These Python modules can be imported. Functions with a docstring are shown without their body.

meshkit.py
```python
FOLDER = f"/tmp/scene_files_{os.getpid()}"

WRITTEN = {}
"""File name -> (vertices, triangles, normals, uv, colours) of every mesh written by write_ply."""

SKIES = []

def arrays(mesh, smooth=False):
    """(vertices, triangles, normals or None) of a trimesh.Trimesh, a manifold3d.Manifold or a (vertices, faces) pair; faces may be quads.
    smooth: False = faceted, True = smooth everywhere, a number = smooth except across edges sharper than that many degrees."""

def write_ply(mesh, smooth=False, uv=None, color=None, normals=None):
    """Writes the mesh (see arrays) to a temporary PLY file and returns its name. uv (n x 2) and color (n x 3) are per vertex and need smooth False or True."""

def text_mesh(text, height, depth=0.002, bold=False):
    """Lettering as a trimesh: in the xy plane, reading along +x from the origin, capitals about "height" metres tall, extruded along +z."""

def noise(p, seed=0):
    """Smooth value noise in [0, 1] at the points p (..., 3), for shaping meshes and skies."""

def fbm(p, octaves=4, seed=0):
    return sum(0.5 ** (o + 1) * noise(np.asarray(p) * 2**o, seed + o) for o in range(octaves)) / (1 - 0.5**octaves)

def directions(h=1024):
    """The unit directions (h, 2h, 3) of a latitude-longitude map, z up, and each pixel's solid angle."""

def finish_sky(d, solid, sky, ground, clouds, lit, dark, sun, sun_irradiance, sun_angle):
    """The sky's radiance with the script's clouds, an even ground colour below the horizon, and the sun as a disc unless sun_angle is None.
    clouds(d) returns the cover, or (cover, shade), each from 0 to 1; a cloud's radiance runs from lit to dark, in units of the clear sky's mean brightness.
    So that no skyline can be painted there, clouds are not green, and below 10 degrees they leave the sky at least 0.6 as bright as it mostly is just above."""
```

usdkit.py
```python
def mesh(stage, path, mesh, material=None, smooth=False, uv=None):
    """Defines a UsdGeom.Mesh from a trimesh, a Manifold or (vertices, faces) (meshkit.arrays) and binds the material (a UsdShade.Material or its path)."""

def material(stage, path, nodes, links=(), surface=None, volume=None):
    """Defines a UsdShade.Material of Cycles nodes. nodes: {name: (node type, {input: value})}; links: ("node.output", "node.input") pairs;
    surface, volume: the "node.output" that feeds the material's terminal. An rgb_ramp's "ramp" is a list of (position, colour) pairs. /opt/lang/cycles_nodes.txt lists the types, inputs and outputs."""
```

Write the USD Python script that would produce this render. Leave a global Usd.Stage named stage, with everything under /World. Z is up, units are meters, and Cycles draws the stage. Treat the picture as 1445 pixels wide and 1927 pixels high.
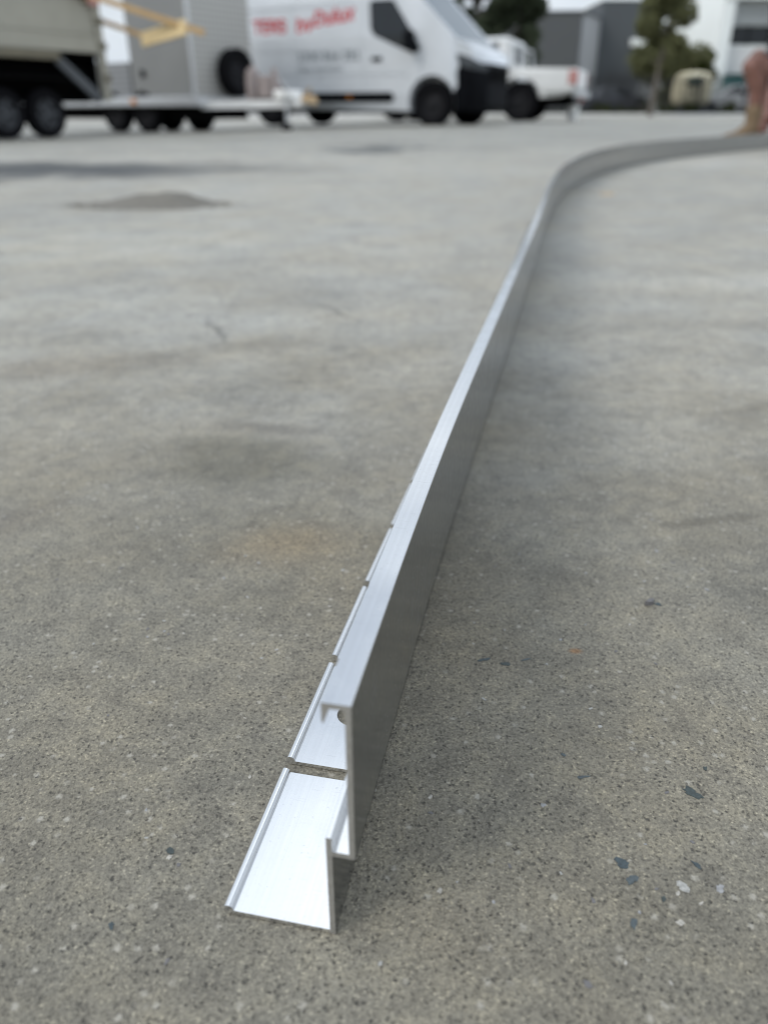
import math, random
import numpy as np, trimesh, manifold3d as m3, shapely
import shapely.geometry as sg, shapely.affinity as sa
import usdkit, meshkit
from pxr import Usd, UsdGeom, UsdLux, UsdShade, Gf, Sdf, Vt

random.seed(7)
rng = np.random.default_rng(7)
stage = Usd.Stage.CreateInMemory()
UsdGeom.SetStageUpAxis(stage, "Z")
UsdGeom.SetStageMetersPerUnit(stage, 1.0)
UsdGeom.Xform.Define(stage, "/World")

# ------------------------------------------------------------------ camera
cam = UsdGeom.Camera.Define(stage, "/World/camera")
HFOV_F = 1447.0 / 1445.0
cam.CreateHorizontalApertureAttr(24.0)
cam.CreateFocalLengthAttr(24.0 * HFOV_F)
cam.CreateFStopAttr(24.0 * HFOV_F / 3.8)
cam.CreateFocusDistanceAttr(0.292)
cam.CreateClippingRangeAttr(Gf.Vec2f(0.01, 5000))
cam.CreateExposureAttr(0.0)
PITCH = 27.57
cx = UsdGeom.Xformable(cam)
cx.AddTranslateOp().Set(Gf.Vec3d(0, 0, 0.22))
cx.AddRotateXOp().Set(90 - PITCH)

# ------------------------------------------------------------------ sky and sun (bright broken overcast)
SUN = np.array([-0.66, -0.36, 0.66]); SUN /= np.linalg.norm(SUN)
ELEV, ROT = math.asin(SUN[2]), math.atan2(SUN[0], SUN[1])
dome = UsdLux.DomeLight.Define(stage, "/World/sky")
dome.GetPrim().SetCustomDataByKey("kind", "structure")
skymat = usdkit.material(stage, "/World/Looks/sky_look", {
    "sky": ("sky_texture", {"sky_type": "single_scattering", "sun_disc": False, "sun_elevation": ELEV, "sun_rotation": ROT}),
    "tc": ("texture_coordinate", {}),
    "map": ("mapping", {"scale": (1.0, 1.0, 2.2), "location": (7.7, 1.1, 0.2)}),
    "n": ("noise_texture", {"scale": 1.9, "detail": 6, "roughness": 0.55, "distortion": 0.3}),
    "cover": ("rgb_ramp", {"ramp": [(0.38, (0.45, 0.45, 0.45)), (0.5, (0.8, 0.8, 0.8)), (0.6, (1, 1, 1))]}),
    "n2": ("noise_texture", {"scale": 3.1, "detail": 4}),
    "cloud": ("rgb_ramp", {"ramp": [(0.3, (8.8, 9.9, 11.2)), (0.7, (12.2, 13.0, 13.8))]}),
    "mix": ("mix_color", {"use_clamp": False}),
    "dir": ("separate_xyz", {}),
    "lift": ("map_range", {"from_min": 0.0, "from_max": 0.75, "to_min": 0.62, "to_max": 1.18, "clamp": True}),
    "grad": ("vector_math", {"math_type": "scale"}),
    "bg": ("background_shader", {"strength": 0.107}),
}, [("tc.generated", "map.vector"), ("map.vector", "n.vector"), ("map.vector", "n2.vector"), ("n.fac", "cover.fac"), ("n2.fac", "cloud.fac"),
    ("cover.color", "mix.fac"), ("sky.color", "mix.a"), ("cloud.color", "mix.b"), ("tc.generated", "dir.vector"), ("dir.z", "lift.value"), ("mix.result", "grad.vector1"), ("lift.result", "grad.scale"), ("grad.vector", "bg.color")], surface="bg.background")
UsdShade.MaterialBindingAPI.Apply(dome.GetPrim()).Bind(skymat)
sun = UsdLux.DistantLight.Define(stage, "/World/sun")
sun.CreateNormalizeAttr(True)
sun.CreateIntensityAttr(0.40)
sun.CreateAngleAttr(24.0)
sun.CreateColorAttr(Gf.Vec3f(1.0, 0.97, 0.92))
z = Gf.Vec3d(*map(float, SUN))
rot = Gf.Rotation(Gf.Vec3d(0, 0, 1), z)
sx = UsdGeom.Xformable(sun)
sx.AddOrientOp().Set(Gf.Quatf(rot.GetQuat()))

# ------------------------------------------------------------------ helpers
used = {}
def path_for(parent, name):
    base = f"{parent}/{name}"
    k = used.get(base, -1) + 1
    used[base] = k
    return base if k == 0 else f"{base}_{k:03d}"

def tag(prim, label=None, cat=None, group=None, kind=None):
    for k, v in (("label", label), ("category", cat), ("group", group), ("kind", kind)):
        if v:
            prim.SetCustomDataByKey(k, v)
    return prim

def thing(name, label=None, cat=None, loc=(0, 0, 0), rotz=0.0, group=None, kind=None):
    x = UsdGeom.Xform.Define(stage, path_for("/World", name))
    x.AddTranslateOp().Set(Gf.Vec3d(*map(float, loc)))
    if rotz:
        x.AddRotateZOp().Set(float(rotz))
    return tag(x.GetPrim(), label, cat, group, kind)

def put(parent, name, mesh, mat, smooth=30, uv=None, label=None, kind=None):
    """Defines a mesh as a child of PARENT (a prim), or directly under /World when PARENT is None."""
    p = path_for(str(parent.GetPath()) if parent else "/World", name)
    m = usdkit.mesh(stage, p, mesh, mat, smooth=smooth, uv=uv)
    return tag(m.GetPrim(), label=label, kind=kind)

def again(src, loc, rotz, label, group=None):
    """A copy of a thing with its parts."""
    name = src.GetName()
    cd = src.GetCustomData()
    x = UsdGeom.Xform.Define(stage, path_for("/World", name))
    x.AddTranslateOp().Set(Gf.Vec3d(*map(float, loc)))
    x.AddRotateZOp().Set(float(rotz))
    p = x.GetPrim()
    p.GetReferences().AddInternalReference(src.GetPath())
    p.SetInstanceable(True)
    return tag(p, label, cd.get("category"), group or cd.get("group"))

def cat(*ms):
    return trimesh.util.concatenate([tm(m) for m in ms])

def tm(m):
    if isinstance(m, trimesh.Trimesh):
        return m
    if hasattr(m, "to_mesh"):
        q = m.to_mesh()
        return trimesh.Trimesh(q.vert_properties[:, :3].astype(float), q.tri_verts.astype(int), process=False)
    return trimesh.Trimesh(np.asarray(m[0], float), np.asarray(m[1], int), process=False)

def mf(t):
    t = t.copy(); t.merge_vertices()
    return m3.Manifold(m3.Mesh(np.asarray(t.vertices, np.float32), np.asarray(t.faces, np.uint32)))

def box(x0, x1, y0, y1, z0, z1, r=0.0):
    """A box, its edges chamfered by r."""
    if r <= 0:
        return m3.Manifold.cube((x1 - x0, y1 - y0, z1 - z0)).translate((x0, y0, z0))
    pts = []
    for sx_ in (0, 1):
        for sy_ in (0, 1):
            for sz_ in (0, 1):
                c = np.array([(x0, x1)[sx_], (y0, y1)[sy_], (z0, z1)[sz_]], float)
                d = np.array([1 - 2 * sx_, 1 - 2 * sy_, 1 - 2 * sz_]) * r
                for k in range(3):
                    e = d.copy(); e[k] = 0
                    pts.append(c + e)
    return m3.Manifold.hull_points(np.array(pts))

def cyl(p0, p1, r0, r1=None, n=24):
    p0, p1 = np.asarray(p0, float), np.asarray(p1, float)
    L = np.linalg.norm(p1 - p0)
    c = m3.Manifold.cylinder(L, r0, r0 if r1 is None else r1, n)
    M = trimesh.geometry.align_vectors([0, 0, 1], (p1 - p0) / L)
    M[:3, 3] = p0
    return c.transform(M[:3])

def bar(p0, p1, w, h):
    """A rectangular bar between two points, w across and h high."""
    p0, p1 = np.asarray(p0, float), np.asarray(p1, float)
    d = p1 - p0; L = np.linalg.norm(d); d /= L
    s = np.cross(d, [0, 0, 1.0])
    s = np.array([1.0, 0, 0]) if np.linalg.norm(s) < 1e-6 else s / np.linalg.norm(s)
    u = np.cross(s, d)
    M = np.stack([d, -s, u, p0], 1)
    return m3.Manifold.cube((L, w, h)).translate((0, -w / 2, -h / 2)).transform(M)

def cs(poly):
    g = poly if isinstance(poly, sg.Polygon) else sg.Polygon(poly)
    g = sg.polygon.orient(g)
    return m3.CrossSection([np.array(g.exterior.coords[:-1])] + [np.array(i.coords[:-1]) for i in g.interiors])

def prism_xz(poly, y0, y1):
    """An (x, z) outline extruded from y0 to y1."""
    return cs(poly).extrude(y1 - y0).transform(np.array([[1, 0, 0, 0], [0, 0, -1, y1], [0, 1, 0, 0]], float))

def prism_yz(poly, x0, x1):
    return cs(poly).extrude(x1 - x0).transform(np.array([[0, 0, 1, x0], [1, 0, 0, 0], [0, 1, 0, 0]], float))

def prism_xy(poly, z0, z1):
    return cs(poly).extrude(z1 - z0).translate((0, 0, z0))

def rounded(poly, r):
    g = sg.Polygon(poly) if not isinstance(poly, sg.Polygon) else poly
    return g.buffer(-r).buffer(r, quad_segs=4)

def tube(points, r, n=10):
    return cat(*[cyl(a, b, r, n=n) for a, b in zip(points[:-1], points[1:])])

def chain(joints, bones, edge=0.02, it=8):
    """One continuous limb or body: hulls of spheres along bones, joined and smoothed."""
    sph = lambda k: m3.Manifold.sphere(joints[k][1], 16).translate(tuple(joints[k][0]))
    hulls = [m3.Manifold.batch_hull([sph(k) for k in b]) for b in bones]
    body = m3.Manifold.batch_boolean(hulls, m3.OpType.Add).refine_to_length(edge)
    t = tm(body); t.merge_vertices()
    trimesh.smoothing.filter_taubin(t, iterations=it)
    return t

def material(name, nodes, links=(), surface="p.BSDF", **kw):
    return usdkit.material(stage, f"/World/Looks/{name}", nodes, links, surface=surface, **kw)

def plain(name, color, rough=0.5, metal=0.0, vary=0.12, scale=6.0, bumpy=0.0, coat=0.0, spec=0.5):
    """A painted or bare surface with mild uneven tone and gloss."""
    c = np.array(color, float)
    nodes = {"tc": ("texture_coordinate", {}), "n": ("noise_texture", {"scale": scale, "detail": 5, "roughness": 0.6}),
             "r": ("rgb_ramp", {"ramp": [(0.25, tuple(c * (1 - vary))), (0.75, tuple(np.minimum(c * (1 + vary), 0.95)))]}),
             "rr": ("map_range", {"from_min": 0.3, "from_max": 0.7, "to_min": max(rough - 0.08, 0.02), "to_max": min(rough + 0.08, 1)}),
             "p": ("principled_bsdf", {"metallic": metal, "coat_weight": coat, "coat_roughness": 0.05, "specular_ior_level": spec})}
    links = [("tc.object", "n.vector"), ("n.fac", "r.fac"), ("r.color", "p.base_color"), ("n.fac", "rr.value"), ("rr.result", "p.roughness")]
    if bumpy:
        nodes["b"] = ("bump", {"strength": 0.4, "distance": bumpy})
        links += [("n.fac", "b.height"), ("b.normal", "p.normal")]
    return material(name, nodes, links)

# ------------------------------------------------------------------ materials
def concrete():
    nodes = {"g": ("geometry", {})}
    links = []
    def tex(nm, kind, **kw):
        nodes[nm] = (kind, kw); links.append(("g.position", f"{nm}.vector"))
    def ramp(nm, src, stops, interpolate=True):
        nodes[nm] = ("rgb_ramp", {"ramp": [(a, (b, b, b) if np.ndim(b) == 0 else b) for a, b in stops], "interpolate": interpolate}); links.append((src, f"{nm}.fac"))
    def mul(nm, a, b, fac=1.0, kind="multiply"):
        nodes[nm] = ("mix_color", {"blend_type": kind, "fac": fac, "use_clamp": False}); links.extend([(a, f"{nm}.a"), (b, f"{nm}.b")])
    tex("big", "noise_texture", scale=0.8, detail=6, roughness=0.62, distortion=0.6)
    ramp("bigc", "big.fac", [(0.3, (0.252, 0.243, 0.215)), (0.5, (0.308, 0.299, 0.268)), (0.7, (0.360, 0.351, 0.319))])
    tex("med", "noise_texture", scale=11.0, detail=5, roughness=0.65, distortion=0.4)
    ramp("medc", "med.fac", [(0.28, 0.78), (0.5, 1.0), (0.74, 1.18)])
    mul("c1", "bigc.color", "medc.color")
    # warm, cement-brown clouds a hand's breadth across
    tex("warm", "noise_texture", scale=5.0, detail=4, roughness=0.6)
    ramp("warmc", "warm.fac", [(0.4, (0.98, 0.99, 1.01)), (0.62, (1.03, 0.995, 0.94))])
    mul("c2", "c1.color" if False else "c1.result", "warmc.color")
    tex("blot", "noise_texture", scale=70.0, detail=3, roughness=0.6, distortion=0.5)
    ramp("blotc", "blot.fac", [(0.3, (0.80, 0.795, 0.80)), (0.48, (1.0, 1.0, 1.0)), (0.7, (1.18, 1.165, 1.12))])
    mul("c2b", "c2.result", "blotc.color")
    # sand grains of about a millimetre
    tex("grain", "voronoi_texture", scale=1500.0)
    nodes["gs"] = ("separate_color", {}); links.append(("grain.color", "gs.color"))
    ramp("grainc", "gs.r", [(0.0, (0.42, 0.41, 0.39)), (0.14, (0.78, 0.77, 0.75)), (0.6, (1.0, 1.0, 0.99)), (0.93, (1.18, 1.17, 1.12)), (1.0, (1.8, 1.78, 1.7))])
    mul("c3", "c2b.result", "grainc.color", 0.8)
    tex("fine", "noise_texture", scale=620.0, detail=3, roughness=0.75)
    ramp("finec", "fine.fac", [(0.32, 0.34), (0.43, 0.85), (0.53, 1.05), (0.70, 1.5)])
    mul("c4", "c3.result", "finec.color", 0.72)
    # pale and dark grit of 2-4 mm, scattered
    tex("wn", "noise_texture", scale=900.0, detail=2)
    nodes["wo"] = ("vector_math", {"math_type": "multiply_add", "vector2": (0.0022, 0.0022, 0.0022)}); links.extend([("wn.color", "wo.vector1"), ("g.position", "wo.vector3")])
    tex("grit", "voronoi_texture", scale=300.0); links[-1] = ("wo.vector", "grit.vector")
    nodes["gt"] = ("separate_color", {}); links.append(("grit.color", "gt.color"))
    ramp("gsel", "gt.g", [(0.89, 0.0), (0.95, 1.0)])
    ramp("gdist", "grit.distance", [(0.18, 1.0), (0.45, 0.0)])
    mul("gm", "gsel.color", "gdist.color")
    nodes["c5"] = ("mix_color", {"b": (0.5, 0.49, 0.46), "use_clamp": False}); links.extend([("gm.result", "c5.fac"), ("c4.result", "c5.a")])
    tex("pit", "voronoi_texture", scale=620.0); links[-1] = ("wo.vector", "pit.vector")
    nodes["pt"] = ("separate_color", {}); links.append(("pit.color", "pt.color"))
    ramp("psel", "pt.b", [(0.80, 0.0), (0.9, 1.0)])
    ramp("pdist", "pit.distance", [(0.2, 1.0), (0.5, 0.0)])
    mul("pm", "psel.color", "pdist.color")
    nodes["c6"] = ("mix_color", {"b": (0.075, 0.072, 0.068), "use_clamp": False}); links.extend([("pm.result", "pfac.value1"), ("c5.result", "c6.a")])
    nodes["pfac"] = ("math", {"math_type": "multiply", "value2": 0.9}); links.append(("pfac.value", "c6.fac"))
    cur = "c6.result"
    # stains, wet patches and painted shade: (centre x, y, half length, half width, turn in degrees, tint, amount)
    tex("wob", "noise_texture", scale=3.0, detail=5, roughness=0.65)
    for i, (x, y, a, b, t, tint, amt, edge) in enumerate(STAINS_AND_SHADE):
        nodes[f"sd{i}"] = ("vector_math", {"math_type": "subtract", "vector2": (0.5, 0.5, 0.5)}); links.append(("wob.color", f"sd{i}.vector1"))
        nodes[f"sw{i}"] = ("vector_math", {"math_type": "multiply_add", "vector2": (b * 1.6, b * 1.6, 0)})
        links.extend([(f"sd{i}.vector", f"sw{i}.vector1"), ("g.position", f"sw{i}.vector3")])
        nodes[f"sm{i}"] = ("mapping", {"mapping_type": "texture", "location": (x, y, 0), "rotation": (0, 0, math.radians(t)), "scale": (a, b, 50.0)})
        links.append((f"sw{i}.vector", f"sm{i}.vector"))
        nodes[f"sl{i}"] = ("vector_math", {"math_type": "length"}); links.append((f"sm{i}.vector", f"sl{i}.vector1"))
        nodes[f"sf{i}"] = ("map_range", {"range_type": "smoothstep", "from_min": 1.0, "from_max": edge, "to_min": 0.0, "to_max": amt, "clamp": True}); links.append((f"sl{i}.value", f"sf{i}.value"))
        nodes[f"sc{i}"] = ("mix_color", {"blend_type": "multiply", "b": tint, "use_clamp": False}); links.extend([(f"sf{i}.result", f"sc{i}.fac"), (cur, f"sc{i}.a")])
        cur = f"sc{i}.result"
    # relief
    tex("rel", "noise_texture", scale=620.0, detail=2, roughness=0.7)
    nodes["b"] = ("bump", {"strength": 0.75, "distance": 0.0009}); links.append(("h2.value", "b.height"))
    nodes["h2"] = ("math", {"math_type": "multiply_add", "value2": -0.7}); links.extend([("pm.result", "h2.value1"), ("rel.fac", "h2.value3")])
    nodes["p"] = ("principled_bsdf", {"roughness": 0.56, "specular_ior_level": 0.42})
    links += [(cur, "p.base_color"), ("b.normal", "p.normal")]
    return material("concrete", nodes, links)

STAINS_AND_SHADE = [
    (0.0, 15.0, 16.0, 10.5, 0, (0.78, 0.80, 0.815), 0.9, 0.7),         # greyer far part of the yard
    (0.03, 0.14, 1.15, 0.86, 0, (0.625, 0.597, 0.535), 1.0, 0.12),       # weathered, browner surface, sand laid bare; photographer's shade painted in as well
    (-1.5, 3.55, 1.5, 0.80, 2, (0.08, 0.09, 0.1), 1.0, 0.25),     # wet run at the left
    (-3.0, 3.3, 1.3, 0.4, 6, (0.34, 0.35, 0.36), 0.9, 0.4),
    (-0.03, 5.6, 0.42, 1.15, 0, (0.1, 0.12, 0.13), 1.0, 0.2),       # damp patch before the van
    (-0.75, 5.1, 0.9, 0.12, 12, (0.7, 0.71, 0.72), 0.8, 0.3),
    (-0.10, 0.505, 0.085, 0.075, -15, (0.60, 0.60, 0.57), 1.0, 0.3),  # dull patch left of the strip
    (-0.085, 0.565, 0.07, 0.018, -8, (0.66, 0.65, 0.65), 1.0, 0.2),
    (-0.30, 0.73, 0.17, 0.06, 6, (0.80, 0.77, 0.745), 0.8, 0.1),      # faint drag marks
    (-0.13, 0.80, 0.12, 0.03, 10, (0.8, 0.79, 0.78), 0.9, 0.2),
    (-0.185, 0.86, 0.007, 0.10, 14, (0.60, 0.60, 0.60), 1.0, 0.3),
    (-0.075, 0.98, 0.006, 0.12, 30, (0.62, 0.62, 0.62), 1.0, 0.3),
    (-0.06, 0.375, 0.06, 0.035, 20, (1.12, 1.0, 0.84), 0.8, 0.1),     # tan bloom
    (0.088, 0.283, 0.0045, 0.003, 0, (1.1, 0.62, 0.32), 0.8, 0.2),    # rust speck
    (0.26, 0.30, 0.10, 0.05, 30, (1.03, 1.0, 0.9), 0.9, 0.1),
    (-0.62, 2.14, 0.36, 0.17, 2, (0.82, 0.80, 0.77), 0.8, 0.35),       # sand spilt round the pile
    (0.34, 0.62, 0.10, 0.012, 20, (0.7, 0.69, 0.68), 0.9, 0.3),
    (0.20, 0.41, 0.05, 0.008, 12, (0.68, 0.67, 0.66), 0.9, 0.3),
    (-0.24, 0.40, 0.07, 0.03, 40, (0.78, 0.77, 0.79), 0.9, 0.2),
    (-0.50, 1.50, 0.42, 0.36, 10, (1.14, 1.14, 1.13), 1.0, 0.2),       # paler trowelled patches
    (-0.42, 0.98, 0.2, 0.1, 15, (1.1, 1.1, 1.09), 1.0, 0.2),
    (0.55, 1.15, 0.3, 0.22, 5, (1.1, 1.1, 1.1), 1.0, 0.2),
    (-0.13, 1.08, 0.14, 0.14, 0, (0.84, 0.84, 0.84), 1.0, 0.2),
    (1.6, 3.0, 0.9, 0.14, 8, (0.86, 0.87, 0.88), 0.8, 0.2),
    (0.62, 1.25, 0.35, 0.07, 6, (0.86, 0.86, 0.86), 0.8, 0.2),
    (0.45, 0.9, 0.25, 0.04, 6, (0.86, 0.85, 0.84), 0.8, 0.2),
    (-1.5, 8.0, 2.2, 0.4, 4, (0.8, 0.81, 0.82), 0.7, 0.2),
]
CONCRETE = concrete()

def aluminium(name, base=(0.66, 0.665, 0.675), rough=0.15):
    """Mill-finish extrusion: die lines along the strip (st = metres along, metres across), faint smudges and scuffs."""
    return material(name, {
        "uv": ("uvmap", {"attribute": "st"}),
        "m": ("mapping", {"scale": (6.0, 3800.0, 1.0)}), "lines": ("noise_texture", {"scale": 1.0, "detail": 3, "roughness": 0.7}),
        "m2": ("mapping", {"scale": (1.5, 700.0, 1.0)}), "bands": ("noise_texture", {"scale": 1.0, "detail": 2}),
        "g": ("geometry", {}), "smudge": ("noise_texture", {"scale": 38.0, "detail": 5, "roughness": 0.65}),
        "scuff": ("noise_texture", {"scale": 700.0, "detail": 3, "roughness": 0.7}),
        "sc": ("rgb_ramp", {"ramp": [(0.66, (0, 0, 0)), (0.72, (1, 1, 1))]}),
        "r1": ("map_range", {"from_min": 0.3, "from_max": 0.7, "to_min": rough - 0.05, "to_max": rough + 0.08}),
        "r2": ("math", {"math_type": "multiply_add", "value2": 0.2}),
        "c": ("rgb_ramp", {"ramp": [(0.3, tuple(np.array(base) * 0.93)), (0.7, base)]}),
        "m3": ("mapping", {"scale": (1700.0, 70.0, 1.0), "rotation": (0, 0, 0.5)}), "scr": ("noise_texture", {"scale": 1.0, "detail": 1}), "scm": ("rgb_ramp", {"ramp": [(0.70, (0, 0, 0)), (0.76, (1, 1, 1))]}),
        "any": ("math", {"math_type": "maximum"}),
        "c2": ("mix_color", {"b": tuple(0.6 * x for x in base)}),
        "cf": ("math", {"math_type": "multiply", "value2": 0.35}),
        "h": ("math", {"math_type": "multiply_add", "value2": 1.2}),
        "b": ("bump", {"strength": 0.12, "distance": 0.00005}),
        "p": ("principled_bsdf", {"metallic": 1.0}),
    }, [("uv.UV", "m.vector"), ("m.vector", "lines.vector"), ("uv.UV", "m2.vector"), ("m2.vector", "bands.vector"),
        ("g.position", "smudge.vector"), ("g.position", "scuff.vector"), ("scuff.fac", "sc.fac"), ("uv.UV", "m3.vector"), ("m3.vector", "scr.vector"), ("scr.fac", "scm.fac"), ("scm.color", "any.value1"), ("sc.color", "any.value2"), ("any.value", "cf.value1"), ("smudge.fac", "r1.value"),
        ("sc.color", "r2.value1"), ("r1.result", "r2.value3"), ("r2.value", "p.roughness"), ("bands.fac", "c.fac"), ("c.color", "c2.a"), ("cf.value", "c2.fac"),
        ("c2.result", "p.base_color"), ("bands.fac", "h.value1"), ("lines.fac", "h.value3"), ("h.value", "b.height"), ("b.normal", "p.normal")])

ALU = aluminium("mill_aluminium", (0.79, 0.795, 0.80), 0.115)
DARKREFLALU = aluminium("dark_reflection_aluminium", (0.305, 0.312, 0.312), 0.15)  # same metal; the dark surroundings it mirrors are painted into its colour
CUT = plain("sawn_aluminium", (0.50, 0.485, 0.46), 0.55, 1.0, 0.15, 900)
VANWHITE = plain("white_van_paint", (0.52, 0.54, 0.56), 0.3, 0, 0.04, 2.0, coat=0.6)
UTEWHITE = plain("white_utility_paint", (0.60, 0.60, 0.585), 0.3, 0, 0.05, 2.0, coat=0.5)
CARWHITE = plain("white_car_paint", (0.7, 0.7, 0.7), 0.3, 0, 0.04, 2.0, coat=0.5)
CARGREY = plain("grey_car_paint", (0.03, 0.032, 0.04), 0.25, 0.1, 0.06, 2.0, coat=0.5)
GLASS = plain("dark_tinted_glass", (0.006, 0.008, 0.010), 0.06, 0, 0.1, 3.0)
WINDSCREEN = plain("windscreen_glass", (0.03, 0.04, 0.045), 0.05, 0, 0.1, 3.0, spec=0.35)
BLACK = plain("black_plastic", (0.004, 0.0045, 0.006), 0.7, 0, 0.3, 9.0, spec=0.07)
RUBBER = plain("tyre_rubber", (0.005, 0.005, 0.006), 0.9, 0, 0.25, 30.0, spec=0.08)
RIM = plain("grey_steel_rim", (0.05, 0.053, 0.058), 0.5, 0.5, 0.2, 12.0)
BLACKRIM = plain("dark_steel_rim", (0.014, 0.014, 0.016), 0.6, 0.2, 0.2, 12.0, spec=0.2)
CHASSIS = plain("black_chassis", (0.003, 0.003, 0.003), 0.9, 0, 0.4, 5.0, spec=0.04)
CREAM = plain("cream_sheet_steel", (0.29, 0.275, 0.225), 0.55, 0, 0.10, 2.5)
CREAMDARK = plain("tan_steel", (0.12, 0.105, 0.07), 0.6, 0, 0.2, 4.0)
DARKHATCH = plain("charcoal_panel", (0.06, 0.065, 0.07), 0.5, 0, 0.15, 4.0)
TIMBER = material("pine_timber", {"tc": ("texture_coordinate", {}), "m": ("mapping", {"scale": (2, 30, 30)}), "n": ("noise_texture", {"scale": 1.2, "detail": 5, "distortion": 1.0}),
    "r": ("rgb_ramp", {"ramp": [(0.3, (0.33, 0.20, 0.08)), (0.55, (0.46, 0.30, 0.13)), (0.8, (0.55, 0.39, 0.19))]}), "p": ("principled_bsdf", {"roughness": 0.65})},
    [("tc.object", "m.vector"), ("m.vector", "n.vector"), ("n.fac", "r.fac"), ("r.color", "p.base_color")])
PALETIMBER = plain("fresh_timber", (0.74, 0.57, 0.31), 0.6, 0, 0.14, 9.0)
BOXGREY = plain("grey_painted_panel", (0.20, 0.203, 0.198), 0.5, 0.0, 0.08, 1.5)
SILVER = plain("galvanised_steel", (0.55, 0.56, 0.57), 0.42, 0.8, 0.14, 14.0)
PALESTEEL = plain("pale_painted_steel", (0.66, 0.66, 0.65), 0.45, 0.0, 0.08, 6.0)
def checker(name, c):
    return material(name, {"tc": ("texture_coordinate", {}), "m": ("mapping", {"rotation": (0, 0, 0), "scale": (1, 1, 1)}),
        "ch": ("checker_texture", {"scale": 24.0, "color1": (0, 0, 0), "color2": (1, 1, 1)}), "v": ("voronoi_texture", {"scale": 12.5, "randomness": 0.0}),
        "r": ("rgb_ramp", {"ramp": [(0.30, tuple(np.array(c) * 1.06)), (0.52, tuple(np.array(c) * 0.76))]}), "b": ("bump", {"strength": 0.6, "distance": 0.003, "invert": True}), "p": ("principled_bsdf", {"metallic": 0.55, "roughness": 0.5})},
        [("tc.object", "m.vector"), ("m.vector", "v.vector"), ("m.vector", "ch.vector"), ("v.distance", "r.fac"), ("v.distance", "b.height"), ("r.color", "p.base_color"), ("b.normal", "p.normal")])
CHECKER = checker("checker_plate", (0.40, 0.39, 0.365))
CHECKERDARK = checker("dull_checker_plate", (0.27, 0.275, 0.28))
ORANGE = plain("orange_lens", (0.62, 0.22, 0.03), 0.25, 0, 0.1, 10)
RED = plain("red_lens", (0.40, 0.19, 0.17), 0.25, 0, 0.1, 10)
REDPRINT = plain("red_vinyl", (0.52, 0.02, 0.03), 0.4, 0, 0.05, 10)
GREYPRINT = plain("grey_vinyl", (0.13, 0.15, 0.165), 0.4, 0, 0.05, 10)
LAMP = plain("clear_lamp", (0.06, 0.065, 0.07), 0.3, 0.0, 0.5, 14, spec=0.2)
TAN = plain("tan_coupling", (0.45, 0.33, 0.2), 0.5, 0.2, 0.2, 14)
BROWNGREY = plain("brown_grey_case", (0.26, 0.22, 0.21), 0.6, 0, 0.2, 6)
DARKWALL = plain("charcoal_wall", (0.082, 0.087, 0.089), 0.75, 0, 0.08, 0.7)
DARKWALL2 = plain("blue_grey_wall", (0.072, 0.080, 0.086), 0.75, 0, 0.08, 0.7)
MIDWALL = plain("grey_wall", (0.27, 0.275, 0.28), 0.75, 0, 0.08, 0.7)
WHITEWALL = plain("white_wall", (0.82, 0.85, 0.83), 0.7, 0, 0.05, 0.6)
LOUVRE = plain("pale_louvre", (0.42, 0.44, 0.44), 0.5, 0.2, 0.06, 0.8)
FENCEBLACK = plain("black_powder_coat", (0.014, 0.015, 0.017), 0.5, 0, 0.2, 5)
TANKCREAM = plain("cream_poly", (0.74, 0.67, 0.47), 0.6, 0, 0.08, 1.5)
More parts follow.
